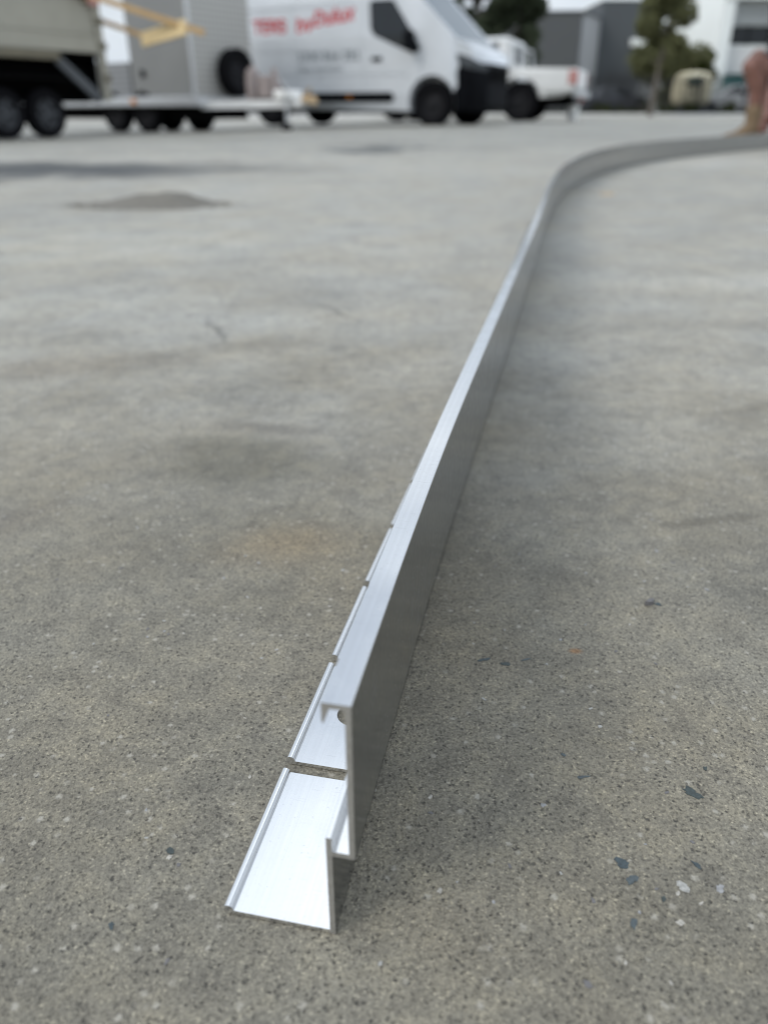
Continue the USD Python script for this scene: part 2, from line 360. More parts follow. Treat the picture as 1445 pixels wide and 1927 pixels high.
TEAL = plain("teal_paint", (0.03, 0.16, 0.16), 0.5, 0, 0.15, 2)
GREENPLATE = plain("dark_green_plate", (0.02, 0.06, 0.04), 0.5, 0, 0.15, 4)
BUCKETWHITE = plain("white_plastic", (0.78, 0.78, 0.76), 0.4, 0, 0.04, 8)
BARK = plain("grey_bark", (0.11, 0.095, 0.08), 0.9, 0, 0.35, 14, bumpy=0.01)
SOIL = plain("sand", (0.15, 0.14, 0.12), 0.95, 0, 0.35, 180, bumpy=0.002)
SKIN = material("sunburnt_skin", {"tc": ("texture_coordinate", {}), "n": ("noise_texture", {"scale": 12, "detail": 5}),
    "r": ("rgb_ramp", {"ramp": [(0.3, (0.115, 0.05, 0.035)), (0.7, (0.20, 0.098, 0.074))]}), "p": ("principled_bsdf", {"roughness": 0.5, "subsurface_weight": 0.15, "subsurface_scale": 0.01})},
    [("tc.object", "n.vector"), ("n.fac", "r.fac"), ("r.color", "p.base_color")])
SUEDE = plain("tan_suede", (0.165, 0.115, 0.068), 0.85, 0, 0.22, 40, bumpy=0.001)
SOLE = plain("dark_sole", (0.09, 0.065, 0.04), 0.8, 0, 0.2, 30)
SHIRT = plain("dark_green_cloth", (0.022, 0.035, 0.024), 0.9, 0, 0.2, 30)
SHORTS = plain("navy_cloth", (0.02, 0.022, 0.03), 0.9, 0, 0.2, 30)
HAIR = plain("brown_hair", (0.05, 0.03, 0.018), 0.7, 0, 0.3, 60)
def leafmat(name, a, b):
    return material(name, {"g": ("geometry", {}), "r": ("rgb_ramp", {"ramp": [(0, a), (1, b)]}), "d": ("diffuse_bsdf", {}), "t": ("translucent_bsdf", {}), "mx": ("mix_closure", {"fac": 0.35})},
        [("g.random_per_island", "r.fac"), ("r.color", "d.color"), ("r.color", "t.color"), ("d.BSDF", "mx.closure1"), ("t.BSDF", "mx.closure2")], surface="mx.closure")
LEAFDARK = leafmat("dark_foliage", (0.07, 0.085, 0.055), (0.27, 0.29, 0.20))
LEAFOLIVE = leafmat("olive_foliage", (0.15, 0.155, 0.08), (0.42, 0.39, 0.22))
LEAFLOW = leafmat("low_foliage", (0.05, 0.06, 0.02), (0.17, 0.14, 0.055))
GRASSMAT = leafmat("dry_grass", (0.05, 0.06, 0.02), (0.12, 0.115, 0.05))
CHIPDARK = [plain(f"blue_green_stone_{k}", c, 0.5, 0, 0.5, 900) for k, c in enumerate([(0.040, 0.056, 0.062), (0.06, 0.075, 0.08), (0.036, 0.048, 0.046)])]
CHIPPALE = [plain(f"pale_stone_{k}", c, 0.6, 0, 0.4, 900) for k, c in enumerate([(0.31, 0.305, 0.285), (0.26, 0.26, 0.26), (0.36, 0.34, 0.30)])]
CHIPGREY = plain("grey_stone", (0.13, 0.125, 0.125), 0.6, 0, 0.25, 400)

# ------------------------------------------------------------------ ground
def sstep(a, b, v):
    t = np.clip((v - a) / (b - a), 0, 1)
    return t * t * (3 - 2 * t)

def gz(x, y):
    """The yard falls gently away to the left, from a few metres out."""
    x, y = np.asarray(x, float), np.asarray(y, float)
    fall = np.clip(np.logaddexp(0, (0.6 - x) * 4) / 4, 0, 5.5)
    return -0.022 * fall * sstep(3.0, 11.0, y)

def graded(lo, hi, n, power=3.0):
    t = np.linspace(-1, 1, n)
    return np.sign(t) * np.abs(t) ** power * np.where(t < 0, -lo, hi)
gx, gy = graded(-600, 600, 121), graded(-600, 900, 141)
X, Y = np.meshgrid(gx, gy, indexing="ij")
v = np.stack([X, Y, gz(X, Y)], -1).reshape(-1, 3)
ny = len(gy)
i, j = np.meshgrid(np.arange(len(gx) - 1), np.arange(ny - 1), indexing="ij")
q = np.stack([i * ny + j, (i + 1) * ny + j, (i + 1) * ny + j + 1, i * ny + j + 1], -1).reshape(-1, 4)
ground = thing("ground", "worn grey concrete yard with exposed grit and damp stains", None, kind="structure")
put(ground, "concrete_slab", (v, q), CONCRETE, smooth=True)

def chip(x, y, a, b, turn, seed, thick=0.00022):
    """One stone showing in the worn surface: an irregular outline, its face a hair above the cement, its edge sloped."""
    r = np.random.default_rng(seed)
    n = 15
    th = np.sort(np.linspace(0, 2 * np.pi, n, endpoint=False) + r.uniform(-0.16, 0.16, n))
    rad = r.uniform(0.55, 1.15, n) * (1 + 0.25 * np.sin(2 * th + r.uniform(0, 6)))
    p = np.stack([np.cos(th) * rad * a, np.sin(th) * rad * b], 1)
    c, s = math.cos(turn), math.sin(turn)
    p = p @ np.array([[c, s], [-s, c]])
    top = np.column_stack([p * 0.86, np.full(n, thick) + r.uniform(-0.12, 0.12, n) * thick])
    low = np.column_stack([p, np.full(n, -0.001)])
    V = np.vstack([top, low, [[0, 0, thick * 1.1]]]) + [x, y, 0]
    k = np.arange(n); k2 = (k + 1) % n
    f = np.vstack([np.stack([k, k2, np.full(n, 2 * n)], 1), np.stack([n + k, n + k2, k2], 1), np.stack([n + k, k2, k], 1)])
    return V, f
DARK_CHIPS = [  # x, y, half length, half width, turn
    (0.0786, 0.1708, 0.0030, 0.0022, -0.2), (0.0797, 0.1649, 0.0026, 0.0020, 0.5), (0.1118, 0.2003, 0.0042, 0.0027, -0.5), (0.1028, 0.1700, 0.0032, 0.0010, -0.9),
    (0.0762, 0.1497, 0.0030, 0.0011, 1.0), (-0.0715, 0.1756, 0.0013, 0.0022, 0.15), (-0.083, 0.1490, 0.0011, 0.0020, 0.1), (0.0740, 0.2080, 0.0026, 0.0009, 0.1),
    (0.0545, 0.2740, 0.0042, 0.0011, -0.2), (0.0450, 0.2770, 0.0030, 0.0013, 0.3), (0.0640, 0.2770, 0.0024, 0.0007, 0.4), (0.0880, 0.1580, 0.0011, 0.0010, 0.2),
    (0.1375, 0.3210, 0.0028, 0.0014, 0.0), (0.0690, 0.2190, 0.0012, 0.0009, 0.0), (0.1210, 0.2120, 0.0014, 0.0010, 0.7)]
for k, (x, y, a, b, t) in enumerate(DARK_CHIPS):
    put(ground, "stone_chip", chip(x, y, a, b, t, 100 + k), CHIPDARK[k % 3], smooth=False)
r_ = np.random.default_rng(42)
rail_x0 = lambda y: -0.0145 + 0.21 * (y - 0.146)
PALE = [(0.0955, 0.1625, 0.0027, 0.0024), (0.107, 0.1615, 0.0017, 0.0022), (0.0905, 0.1500, 0.0014, 0.0014)]
while len(PALE) < 90:
    y = r_.uniform(0.125, 0.42); half = 0.42 * (y + 0.08)
    x = r_.uniform(-half, half)
    if rail_x0(y) - 0.044 < x < rail_x0(y) + 0.014 and y > 0.138:
        continue
    if x < rail_x0(y) and r_.random() < 0.45:
        continue
    s = r_.uniform(0.0006, 0.0013) * (1.35 if r_.random() < 0.15 else 1)
    PALE.append((x, y, s, s * r_.uniform(0.6, 1.0)))
for k, (x, y, a, b) in enumerate(PALE):
    put(ground, "grit_stone", chip(x, y, a, b, k * 1.7, 300 + k, 0.0002), CHIPGREY if k > 3 and k % 4 == 0 else CHIPPALE[k % 3], smooth=False)

# grass verge along the far fence
verge = thing("grass", "low rough grass along the foot of the far black fence", "grass", kind="stuff")
N = 9000
bx_, by_ = rng.uniform(-26, 30, N), rng.uniform(44.6, 47.5, N)
ang, hh, ww = rng.uniform(0, 2 * np.pi, N), rng.uniform(0.10, 0.34, N), rng.uniform(0.015, 0.035, N)
base = np.stack([bx_, by_, gz(bx_, by_) - 0.01], 1)
side = np.stack([np.cos(ang), np.sin(ang), 0 * ang], 1) * ww[:, None]
tip = base + np.stack([rng.normal(0, 0.07, N), rng.normal(0, 0.07, N), hh], 1)
put(verge, "blades", (np.stack([base - side, base + side, tip], 1).reshape(-1, 3), np.arange(3 * N).reshape(-1, 3)), GRASSMAT, smooth=False, kind="stuff")
ks = thing("kerb", "pale low concrete kerb between yard and verge", None, kind="structure")
for k in range(14):
    put(ks, "kerb_stone", box(-27 + 4.2 * k, -27 + 4.2 * k + 4.17, 44.2, 44.42, -0.3, 0.10, 0.02), WHITEWALL if False else PALESTEEL)

# ------------------------------------------------------------------ aluminium edging strip
sl_y = np.array([-1.0, 0.146, 0.45, 0.9, 1.3, 1.7, 2.05, 2.75, 3.56, 4.3, 5.0, 6.4])
sl_v = np.array([0.20, 0.205, 0.232, 0.232, 0.222, 0.235, 0.262, 0.355, 0.50, 0.72, 0.87, 0.92])
from scipy.interpolate import PchipInterpolator
slope = PchipInterpolator(sl_y, sl_v)
yy = np.linspace(0.1462, 6.0, 6001)
xx = -0.0145 + np.concatenate([[0], np.cumsum((slope(yy[1:]) + slope(yy[:-1])) / 2 * np.diff(yy))])
ss = np.concatenate([[0], np.cumsum(np.hypot(np.diff(xx), np.diff(yy)))])
LEN = ss[-1]
def rail(s):
    """Point on the strip's line, its direction, and the unit vector to its right."""
    s = np.asarray(s, float)
    p = np.stack([np.interp(s, ss, xx), np.interp(s, ss, yy)], -1)
    d = np.stack([slope(p[..., 1]), np.ones_like(p[..., 1])], -1)
    d /= np.linalg.norm(d, axis=-1, keepdims=True)
    return p, d, np.stack([d[..., 1], -d[..., 0]], -1)

T = 0.0017
LIFT = 0.0003
def rect(u0, u1, z0, z1):
    return sg.box(u0, z0, u1, z1)
prof = shapely.unary_union([
    rect(-T, 0, 0, 0.0416), rect(-0.0001, 0.0066, 0.0346, 0.0346 + T), rect(0.0066 - T, 0.0066, 0.0346, 0.0902), rect(-0.0012, 0.0066, 0.0902 - T, 0.0902),
    sg.Polygon([(-0.0012, 0.0893), (-0.0012, 0.0836), (-0.0006, 0.0836), (0.0009, 0.0893)])])
prof = prof.buffer(-0.0003, join_style="mitre").buffer(0.0003, quad_segs=2)
prof = sg.polygon.orient(prof)
ring = np.array(prof.exterior.coords[:-1])
def sweep(ring, stations):
    p, d, n = rail(stations)
    V, Fq, UV = [], [], []
    per = np.concatenate([[0], np.cumsum(np.linalg.norm(np.roll(ring, -1, 0) - ring, axis=1))])
    m = len(stations)
    for k in range(len(ring)):
        o = len(V) * m
        for e, w in ((k, per[k]), ((k + 1) % len(ring), per[k + 1])):
            u_, z_ = ring[e]
            V.append(np.column_stack([p + n * u_, np.full(m, z_ + LIFT)]))
            UV.append(np.column_stack([stations, np.full(m, w)]))
        a = np.arange(m - 1)
        Fq.append(np.stack([o + a, o + m + a, o + m + a + 1, o + a + 1], 1))
    return np.vstack(V), np.vstack(Fq), np.vstack(UV)
strip = thing("edging_strip", "long bent strip of bright mill finish aluminium edging lying across the concrete", "edging strip")
stations = np.unique(np.concatenate([np.arange(0, 1.0, 0.02), np.arange(1.0, LEN, 0.04), [LEN]]))
V, Fq, UV = sweep(ring, stations)
m_ = len(stations)
mid = (ring + np.roll(ring, -1, 0)) / 2
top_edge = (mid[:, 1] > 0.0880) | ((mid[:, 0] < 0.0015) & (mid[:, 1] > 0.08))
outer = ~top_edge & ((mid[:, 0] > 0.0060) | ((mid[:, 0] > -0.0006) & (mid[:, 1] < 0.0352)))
for nm, sel, mat_ in (("upright", outer, DARKREFLALU), ("inner_channel", ~top_edge & ~outer, ALU), ("top_flange", top_edge, ALU)):
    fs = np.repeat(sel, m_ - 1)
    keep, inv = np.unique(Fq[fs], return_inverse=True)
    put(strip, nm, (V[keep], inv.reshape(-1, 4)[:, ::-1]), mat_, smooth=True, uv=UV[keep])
cv, cf = trimesh.creation.triangulate_polygon(prof, engine="earcut")
for s_, nm in ((0.0, "cut_end"), (LEN, "cut_end")):
    p, d, n = rail(s_ + (-0.00005 if s_ == 0 else 0.00005))
    if s_ == 0:
        p = p - d * 0.00005
    W = np.column_stack([p + n * cv[:, :1], cv[:, 1] + LIFT])
    put(strip, nm, (W, cf if s_ else cf), CUT, smooth=False)
# base plates: 36 mm wide, cut apart by slots so that the strip can bend; a round fixing hole in each but the first
PITCH_S, SLOT = 0.0627, 0.0053
def plate(length, hole):
    g = cs(sg.box(0, -0.0345, length, -T + 0.0002))
    if hole:
        g = g - m3.CrossSection.circle(0.0065, 28).translate((length / 2 + 0.0005, -0.0170))
    flat = g.extrude(T - 0.0002).translate((0, 0, 0.0001))
    bead = m3.Manifold.cylinder(length, 0.00175, 0.00175, 20).rotate((0, 90, 0)).translate((0, -0.0341, 0.00172))
    return flat + bead
edges = [0.0] + list(np.arange(0.0570, LEN, PITCH_S))
kk = 0
while True:
    a = 0.0 if kk == 0 else 0.0570 + SLOT + (kk - 1) * PITCH_S
    b = 0.0570 + kk * PITCH_S
    if b > LEN:
        break
    pm = tm(plate(b - a, kk > 0))
    vv, ff, _ = meshkit.arrays(pm, False)
    pm2 = trimesh.graph.smooth_shade(trimesh.Trimesh(vv, ff, process=True), angle=math.radians(25), facet_minarea=None)
    lv = np.array(pm2.vertices)
    p, d, n = rail((a + b) / 2)
    W = np.column_stack([p + (lv[:, :1] - (b - a) / 2) * d + lv[:, 1:2] * n, lv[:, 2] + LIFT])
    put(strip, "base_plate", (W, np.array(pm2.faces)), ALU, smooth=True, uv=np.column_stack([lv[:, 0] + a, lv[:, 1] + lv[:, 2] * 0.5 + 0.3]))
    kk += 1

# ------------------------------------------------------------------ small things on the slab
def mound(cx_, cy_, a, b, h, turn, seed, n=48, m=14):
    V, F = [(0, 0, h)], []
    r = np.random.default_rng(seed)
    ph = r.uniform(0, 6.28, 5)
    for k in range(1, m + 1):
        t = k / m
        for q_ in range(n):
            th = 2 * np.pi * q_ / n
            e = 1 + 0.10 * math.sin(2 * th + ph[0]) + 0.07 * math.sin(3 * th + ph[1]) + 0.05 * math.sin(7 * th + ph[2])
            V.append((t * a * e * math.cos(th), t * b * e * math.sin(th), h * (math.cos(math.pi * min(t, 1)) * 0.5 + 0.5) ** 1.15 * (1 + 0.1 * r.normal() * t * (1 - t)) - 0.002 * (k == m)))
    for q_ in range(n):
        F.append((0, 1 + q_, 1 + (q_ + 1) % n))
    for k in range(m - 1):
        for q_ in range(n):
            A, B = 1 + k * n + q_, 1 + k * n + (q_ + 1) % n
            F += [(A, A + n, B + n), (A, B + n, B)]
    c, s = math.cos(turn), math.sin(turn)
    V = np.array(V)
    V[:, 0] += 0.22 * a * V[:, 2] / h
    return np.column_stack([V[:, 0] * c - V[:, 1] * s + cx_, V[:, 0] * s + V[:, 1] * c + cy_, V[:, 2]]), np.array(F)
sp = thing("sand_pile", "small low heap of grey brown sand on the concrete, left of the strip", "sand pile")
sv, sf = mound(-0.61, 2.17, 0.225, 0.11, 0.033, 0.02, 5)
sv[:, 2] += (meshkit.fbm(sv * 40.0, 3, 3) - 0.5) * 0.012 * np.clip(sv[:, 2] / 0.02, 0, 1)
put(sp, "heap", (sv, sf), SOIL, smooth=True)
gr = []
for k in range(420):
    th, d_ = rng.uniform(0, 2 * np.pi), 0.85 + abs(rng.normal(0, 0.11))
    s_ = rng.uniform(0.0008, 0.0022)
    gr.append(trimesh.creation.icosphere(0, s_).apply_translation((-0.61 + 0.225 * d_ * math.cos(th), 2.17 + 0.11 * d_ * math.sin(th), s_ * 0.5)))
put(sp, "spilt_grains", cat(*gr), SOIL, smooth=False, kind="stuff")
lf = put(None, "dry_leaf", chip(0.66, 2.45, 0.022, 0.016, 0.4, 901, 0.004), TAN, smooth=False)
tag(lf, "small tan dry leaf on the concrete beside the bend of the strip", "leaf")
pb = put(None, "dark_pebble", (lambda V, f: (V, f))(*chip(0.1335, 0.3215, 0.0028, 0.0020, 0.0, 902, 0.0022)), CHIPGREY, smooth=False)
tag(pb, "tiny dark pebble lying alone on the concrete right of the strip", "pebble")

# ------------------------------------------------------------------ wheels
def lathe_y(profile, n=36):
    """(radius, y) profile turned about the y axis."""
    prof_ = np.array(profile, float)
    th = np.linspace(0, 2 * np.pi, n, endpoint=False)
    m = len(prof_)
    V = np.stack([prof_[:, 0][None] * np.cos(th)[:, None], np.broadcast_to(prof_[:, 1], (n, m)), prof_[:, 0][None] * np.sin(th)[:, None]], -1).reshape(-1, 3)
    F = []
    for a in range(n):
        b = (a + 1) % n
        for k in range(m - 1):
            F += [(a * m + k, a * m + k + 1, b * m + k + 1), (a * m + k, b * m + k + 1, b * m + k)]
    return trimesh.Trimesh(V, np.array(F), process=False)

def wheel(parent, c, r, w, mat_rim, spokes=0, side=-1, turn=0.0, tilt=None):
    """Tyre (> rim) at centre c, axle along y (turned by TURN about z); side is the outer face."""
    rr = r * 0.60
    ty = lathe_y([(rr, -w * 0.42), (r * 0.93, -w * 0.5), (r, -w * 0.34), (r, -0.05 * w), (r * 0.985, 0), (r, 0.05 * w), (r, w * 0.34), (r * 0.93, w * 0.5), (rr, w * 0.42), (rr, -w * 0.42)])
    y = side * w
    rim = lathe_y([(0.001, y * 0.30), (rr * 0.22, y * 0.34), (rr * 0.26, y * 0.2), (rr * 0.82, y * 0.12), (rr * 0.9, y * 0.36), (rr * 0.99, y * 0.40), (rr * 1.01, y * 0.30), (rr * 1.0, 0)])
    parts = [rim]
    for k in range(spokes):
        t = 2 * math.pi * k / spokes
        parts.append(tm(bar((rr * 0.2 * math.cos(t), y * 0.27, rr * 0.2 * math.sin(t)), (rr * 0.93 * math.cos(t), y * 0.33, rr * 0.93 * math.sin(t)), 0.03, 0.05)))
    R = trimesh.transformations.rotation_matrix(turn, [0, 0, 1]); R[:3, 3] = c
    ty.apply_transform(R)
    rm = cat(*parts); rm.apply_transform(R)
    t = put(parent, "wheel", ty, RUBBER)
    put(t, "rim", rm, mat_rim)
    return t

# ------------------------------------------------------------------ white van
class Shell:
    """A vehicle body: side outline x plan outline x end outline, all three intersected; pieces of its skin are cut out by prisms."""
    def __init__(self, sidep, planp, endp, r=0.05):
        self.sidep, self.planp, self.endp, self.r = sg.Polygon(sidep), sg.Polygon(planp), sg.Polygon(endp), r
        self.body = self.at(0)
    def at(self, off):
        f = lambda g: rounded(g, self.r).buffer(off, join_style="mitre")
        return prism_xz(f(self.sidep), -3, 3) ^ prism_xy(f(self.planp), -1, 4) ^ prism_yz(f(self.endp), -5, 5)
    def skin(self, prism, out=0.004, deep=0.02):
        return (self.at(out) ^ prism) - self.at(-deep)
    def groove(self, lines, y0, y1, w=0.007, deep=0.012):
        g = sg.MultiLineString(lines).buffer(w / 2)
        gs = [g] if g.geom_type == "Polygon" else list(g.geoms)
        inner = self.at(-deep)
        for q_ in gs:
            self.body = self.body - (prism_xz(q_, y0, y1) - inner)

van = thing("van", "white panel van with red lettering, parked behind the trailer drawbar", "van", (-0.216, 16.26, -0.02), -25)
VS = Shell([(-2.65, 0.40), (-2.66, 1.0), (-2.58, 2.15), (-2.45, 2.27), (-2.2, 2.30), (0.55, 2.30), (0.95, 2.24), (1.25, 1.94), (1.95, 1.30), (2.15, 1.20), (2.36, 1.06), (2.42, 0.90), (2.45, 0.60), (2.43, 0.32), (2.2, 0.22), (-2.4, 0.28)],
           [(-2.66, -0.99), (-2.5, -1.035), (1.3, -1.035), (1.9, -1.0), (2.25, -0.86), (2.42, -0.55), (2.46, 0), (2.42, 0.55), (2.25, 0.86), (1.9, 1.0), (1.3, 1.035), (-2.5, 1.035), (-2.66, 0.99)],
           [(-1.0, 0.22), (-1.035, 0.5), (-1.035, 1.35), (-0.99, 1.9), (-0.93, 2.2), (-0.8, 2.31), (0.8, 2.31), (0.93, 2.2), (0.99, 1.9), (1.035, 1.35), (1.035, 0.5), (1.0, 0.22)], 0.045)
Y0, Y1 = -1.3, -0.5
win_poly = rounded([(0.44, 1.86), (0.87, 1.86), (1.13, 1.52), (1.40, 1.13), (1.26, 1.08), (0.54, 1.36), (0.47, 1.45)], 0.05)
front_black = rounded([(2.05, 0.95), (2.5, 0.94), (2.6, 0.2), (1.95, 0.15), (1.93, 0.45), (2.02, 0.62), (2.0, 0.8)], 0.04)
lamp_poly = rounded([(1.98, 1.08), (2.2, 1.02), (2.42, 0.90), (2.40, 0.82), (2.15, 0.86), (2.03, 0.93)], 0.02)
wind_poly = sg.Polygon([(1.0, 2.10), (1.10, 2.35), (2.10, 1.50), (1.92, 1.23), (1.20, 1.82)])
for sgn in (-1, 1):
    pass
VS.groove([[(0.36, 0.34), (0.33, 1.35), (0.37, 1.93), (0.9, 1.93), (1.44, 1.12), (1.38, 0.75), (1.22, 0.55), (1.18, 0.34)], [(-1.02, 0.36), (-1.02, 1.95)], [(-1.02, 1.95), (0.25, 1.95)]], -1.3, 1.3)
VS.groove([[(-2.0, 1.80), (0.2, 1.83)], [(-2.4, 1.16), (0.3, 1.165)], [(-2.4, 0.80), (1.15, 0.78)]], -1.3, 1.3, 0.02, 0.012)
VS.groove([[(1.98, 1.26), (2.2, 1.15)]], -1.3, 1.3, 0.008)
for xw in (-1.59, 1.59):
    VS.body = VS.body - prism_xz(sg.Point(xw, 0.36).buffer(0.41, quad_segs=10), -1.5, -0.68) - prism_xz(sg.Point(xw, 0.36).buffer(0.41, quad_segs=10), 0.68, 1.5)
front_wind = prism_xz(wind_poly, -0.86, 0.86)
VS.body = VS.body - (prism_xz(front_black, -1.5, 1.5) - VS.at(-0.02)) - (front_wind - VS.at(-0.015))
put(van, "body", VS.body, VANWHITE, smooth=28)
for sgn in (-1, 1):
    lo, hi = (Y0, Y1) if sgn < 0 else (-Y1, -Y0)
    put(van, "side_window", VS.skin(prism_xz(win_poly, lo, hi)), GLASS)
    put(van, "headlight", VS.skin(prism_xz(lamp_poly, *(sorted((sgn * 1.3, sgn * 0.52))))), LAMP)
    put(van, "rub_strip", VS.skin(prism_xz(rounded([(-0.98, 0.375), (0.85, 0.375), (0.92, 0.45), (0.86, 0.525), (-0.98, 0.525)], 0.02), lo, hi), 0.02), BLACK)
    put(van, "door_handle", box(0.49, 0.68, sgn * 1.045 - 0.018, sgn * 1.045 + 0.018, 0.99, 1.05, 0.012), BLACK)
    my = sgn * 1.16
    mir = put(van, "mirror", box(1.16, 1.30, my - 0.13, my + 0.13, 1.12, 1.42, 0.05), BLACK)
    put(mir, "mirror_arm", bar((1.22, sgn * 0.99, 1.16), (1.22, sgn * 1.08, 1.2), 0.06, 0.06), BLACK)
put(van, "windscreen", VS.skin(front_wind, 0.002, 0.018), WINDSCREEN)
bump = VS.skin(prism_xz(front_black, -1.5, 1.5), 0.002, 0.03) - prism_xz(sg.Point(1.59, 0.36).buffer(0.41), -1.5, 1.5)
bp = put(van, "front_bumper", bump, BLACK)
for k in range(3):
    put(bp, "grille_bar", box(2.40, 2.475, -0.5, 0.5, 0.70 + 0.07 * k, 0.72 + 0.07 * k, 0.004), CHASSIS)
put(van, "side_marker", box(0.02, 0.10, -1.062, -1.05, 0.44, 0.475), ORANGE)
put(van, "underbody", box(-2.3, 2.1, -0.66, 0.66, 0.2, 0.5), CHASSIS)
for xw in (1.59, -1.59):
    wheel(van, (xw, -0.90, 0.345), 0.345, 0.22, BLACKRIM, 0, -1)
    wheel(van, (xw, 0.90, 0.345), 0.345, 0.22, BLACKRIM, 0, 1)
put(van, "towbar", box(-2.78, -2.6, -0.5, 0.5, 0.42, 0.5, 0.01), BLACK)
def lettering(text, height, x, z, y, mat, slant=0.0, rise=0.0, bold=False):
    """Each letter a part of its own, standing a few millimetres proud of the side."""
    c, s = math.cos(rise), math.sin(rise)
    whole = meshkit.text_mesh(text, height, 0.003, bold=bold)
    pieces = sorted(whole.split(only_watertight=False), key=lambda m: m.bounds[0][0])
    for t in pieces:
        v_ = t.vertices.copy()
        v_[:, 0] = v_[:, 0] + slant * v_[:, 1]
        w = np.column_stack([x + v_[:, 0] * c - v_[:, 1] * s, np.full(len(v_), y) - v_[:, 2], z + v_[:, 0] * s + v_[:, 1] * c])
        put(van, "letter", (w, t.faces), mat, smooth=False)
lettering("TERS", 0.20, -1.86, 1.455, -1.029, REDPRINT, 0, 0, True)
lettering("by", 0.22, -0.99, 1.43, -1.024, REDPRINT, 0.25, 0.12, True)
lettering("Dulux", 0.215, -0.64, 1.52, -1.018, REDPRINT, 0.25, 0.10, True)
lettering("1300 866 281", 0.13, -0.97, 1.015, -1.0365, GREYPRINT, 0, 0, True)
lettering("Interior and exterior", 0.07, -0.97, 0.86, -1.0365, GREYPRINT)

# ------------------------------------------------------------------ white utility with tray tub
ute = thing("utility", "white utility with open rear tub and red tail light, parked beyond the van", "utility", (3.74, 22.0, 0.0), 160)
# local: x forward, y left; the near rear wheel stands at the origin
U = Shell([(-1.25, 0.62), (-1.27, 1.08), (0.1, 1.10), (0.2, 1.10), (0.26, 1.66), (0.42, 1.74), (1.75, 1.73), (2.15, 1.62), (2.75, 1.14), (3.75, 1.02), (4.0, 0.85), (4.08, 0.5), (3.7, 0.42), (-0.9, 0.5)],
          [(-1.27, -0.02), (-1.2, -0.06), (3.4, -0.06), (3.95, 0.15), (4.08, 0.6), (4.08, 1.1), (3.95, 1.55), (3.4, 1.76), (-1.2, 1.76), (-1.27, 1.72)],
          [(-0.02, 0.4), (-0.06, 0.7), (-0.05, 1.1), (0.14, 1.7), (0.3, 1.76), (1.4, 1.76), (1.56, 1.7), (1.75, 1.1), (1.76, 0.7), (1.72, 0.4)], 0.03)
U.body = U.body - box(-1.18, 0.12, 0.05, 1.65, 0.72, 1.3)
for xw in (0.0, 3.05):
    U.body = U.body - prism_xz(sg.Point(xw, 0.42).buffer(0.50, quad_segs=10), -0.4, 0.25) - prism_xz(sg.Point(xw, 0.42).buffer(0.50, quad_segs=10), 1.45, 2.2)
U.groove([[(0.16, 0.92), (0.16, 1.1)], [(1.45, 0.5), (1.45, 1.6)], [(0.5, 0.9), (0.5, 1.6)], [(2.6, 0.9), (2.55, 0.55)]], -0.4, 2.2)
put(ute, "body", U.body, UTEWHITE, smooth=28)
for lo, hi in ((-0.4, 0.45), (1.25, 2.2)):
    put(ute, "side_window", U.skin(prism_xz(rounded([(0.55, 1.14), (0.58, 1.62), (1.4, 1.63), (1.4, 1.14)], 0.03), lo, hi)), GLASS)
    put(ute, "side_window", U.skin(prism_xz(rounded([(1.5, 1.14), (1.5, 1.62), (2.05, 1.56), (2.55, 1.16)], 0.03), lo, hi)), GLASS)
put(ute, "rear_window", U.skin(prism_yz(rounded([(0.3, 1.2), (0.35, 1.58), (1.35, 1.58), (1.4, 1.2)], 0.04), 0.1, 0.4)), GLASS)
put(ute, "windscreen", U.skin(prism_yz(rounded([(0.22, 1.18), (0.3, 1.6), (1.4, 1.6), (1.48, 1.18)], 0.04), 2.1, 2.8)), GLASS)
for y_ in (-0.05, 1.62):
    put(ute, "tail_light", box(-1.30, -1.10, y_ - 0.025, y_ + 0.16, 0.76, 1.04, 0.015), RED)
put(ute, "tailgate", box(-1.30, -1.275, 0.14, 1.58, 0.68, 1.05, 0.008), PALESTEEL)
put(ute, "rear_bumper", box(-1.42, -1.2, 0.05, 1.65, 0.5, 0.62, 0.02), SILVER)
put(ute, "underbody", box(-1.1, 3.8, 0.3, 1.4, 0.32, 0.6), CHASSIS)
sb_ = cat(*[tube([(0.0, y_, 1.05), (0.06, y_, 1.5)], 0.03) for y_ in (0.2, 1.5)], tube([(0.06, 0.2, 1.5), (0.06, 1.5, 1.5)], 0.03))
put(ute, "sports_bar", sb_, SILVER)
for xw in (0.0, 3.05):
    wheel(ute, (xw, 0.1, 0.42), 0.42, 0.26, BLACKRIM, 6, -1)
    wheel(ute, (xw, 1.6, 0.42), 0.42, 0.26, BLACKRIM, 6, 1)

bk = thing("bucket", "white plastic bucket on the concrete behind the white utility", "bucket", (4.55, 20.9, 0))
put(bk, "pail", lathe_y([(0.001, 0), (0.115, 0), (0.145, 0.33), (0.155, 0.33), (0.155, 0.345), (0.138, 0.345), (0.11, 0.02), (0.001, 0.02)], 28).apply_transform(trimesh.transformations.rotation_matrix(math.pi / 2, [1, 0, 0])), BUCKETWHITE)
put(bk, "handle", tube([(0.15 * math.cos(t), 0.15 * math.sin(t) * 0.25 - 0.1, 0.33 - 0.1 * math.sin(t)) for t in np.linspace(0, math.pi, 13)], 0.004, 6), SILVER)

# ------------------------------------------------------------------ cream tipping trailer at the left
T1 = thing("tipper_trailer", "cream sided tandem trailer with black underbody at the left edge", "trailer", (-4.54, 11.8, -0.11), 60)
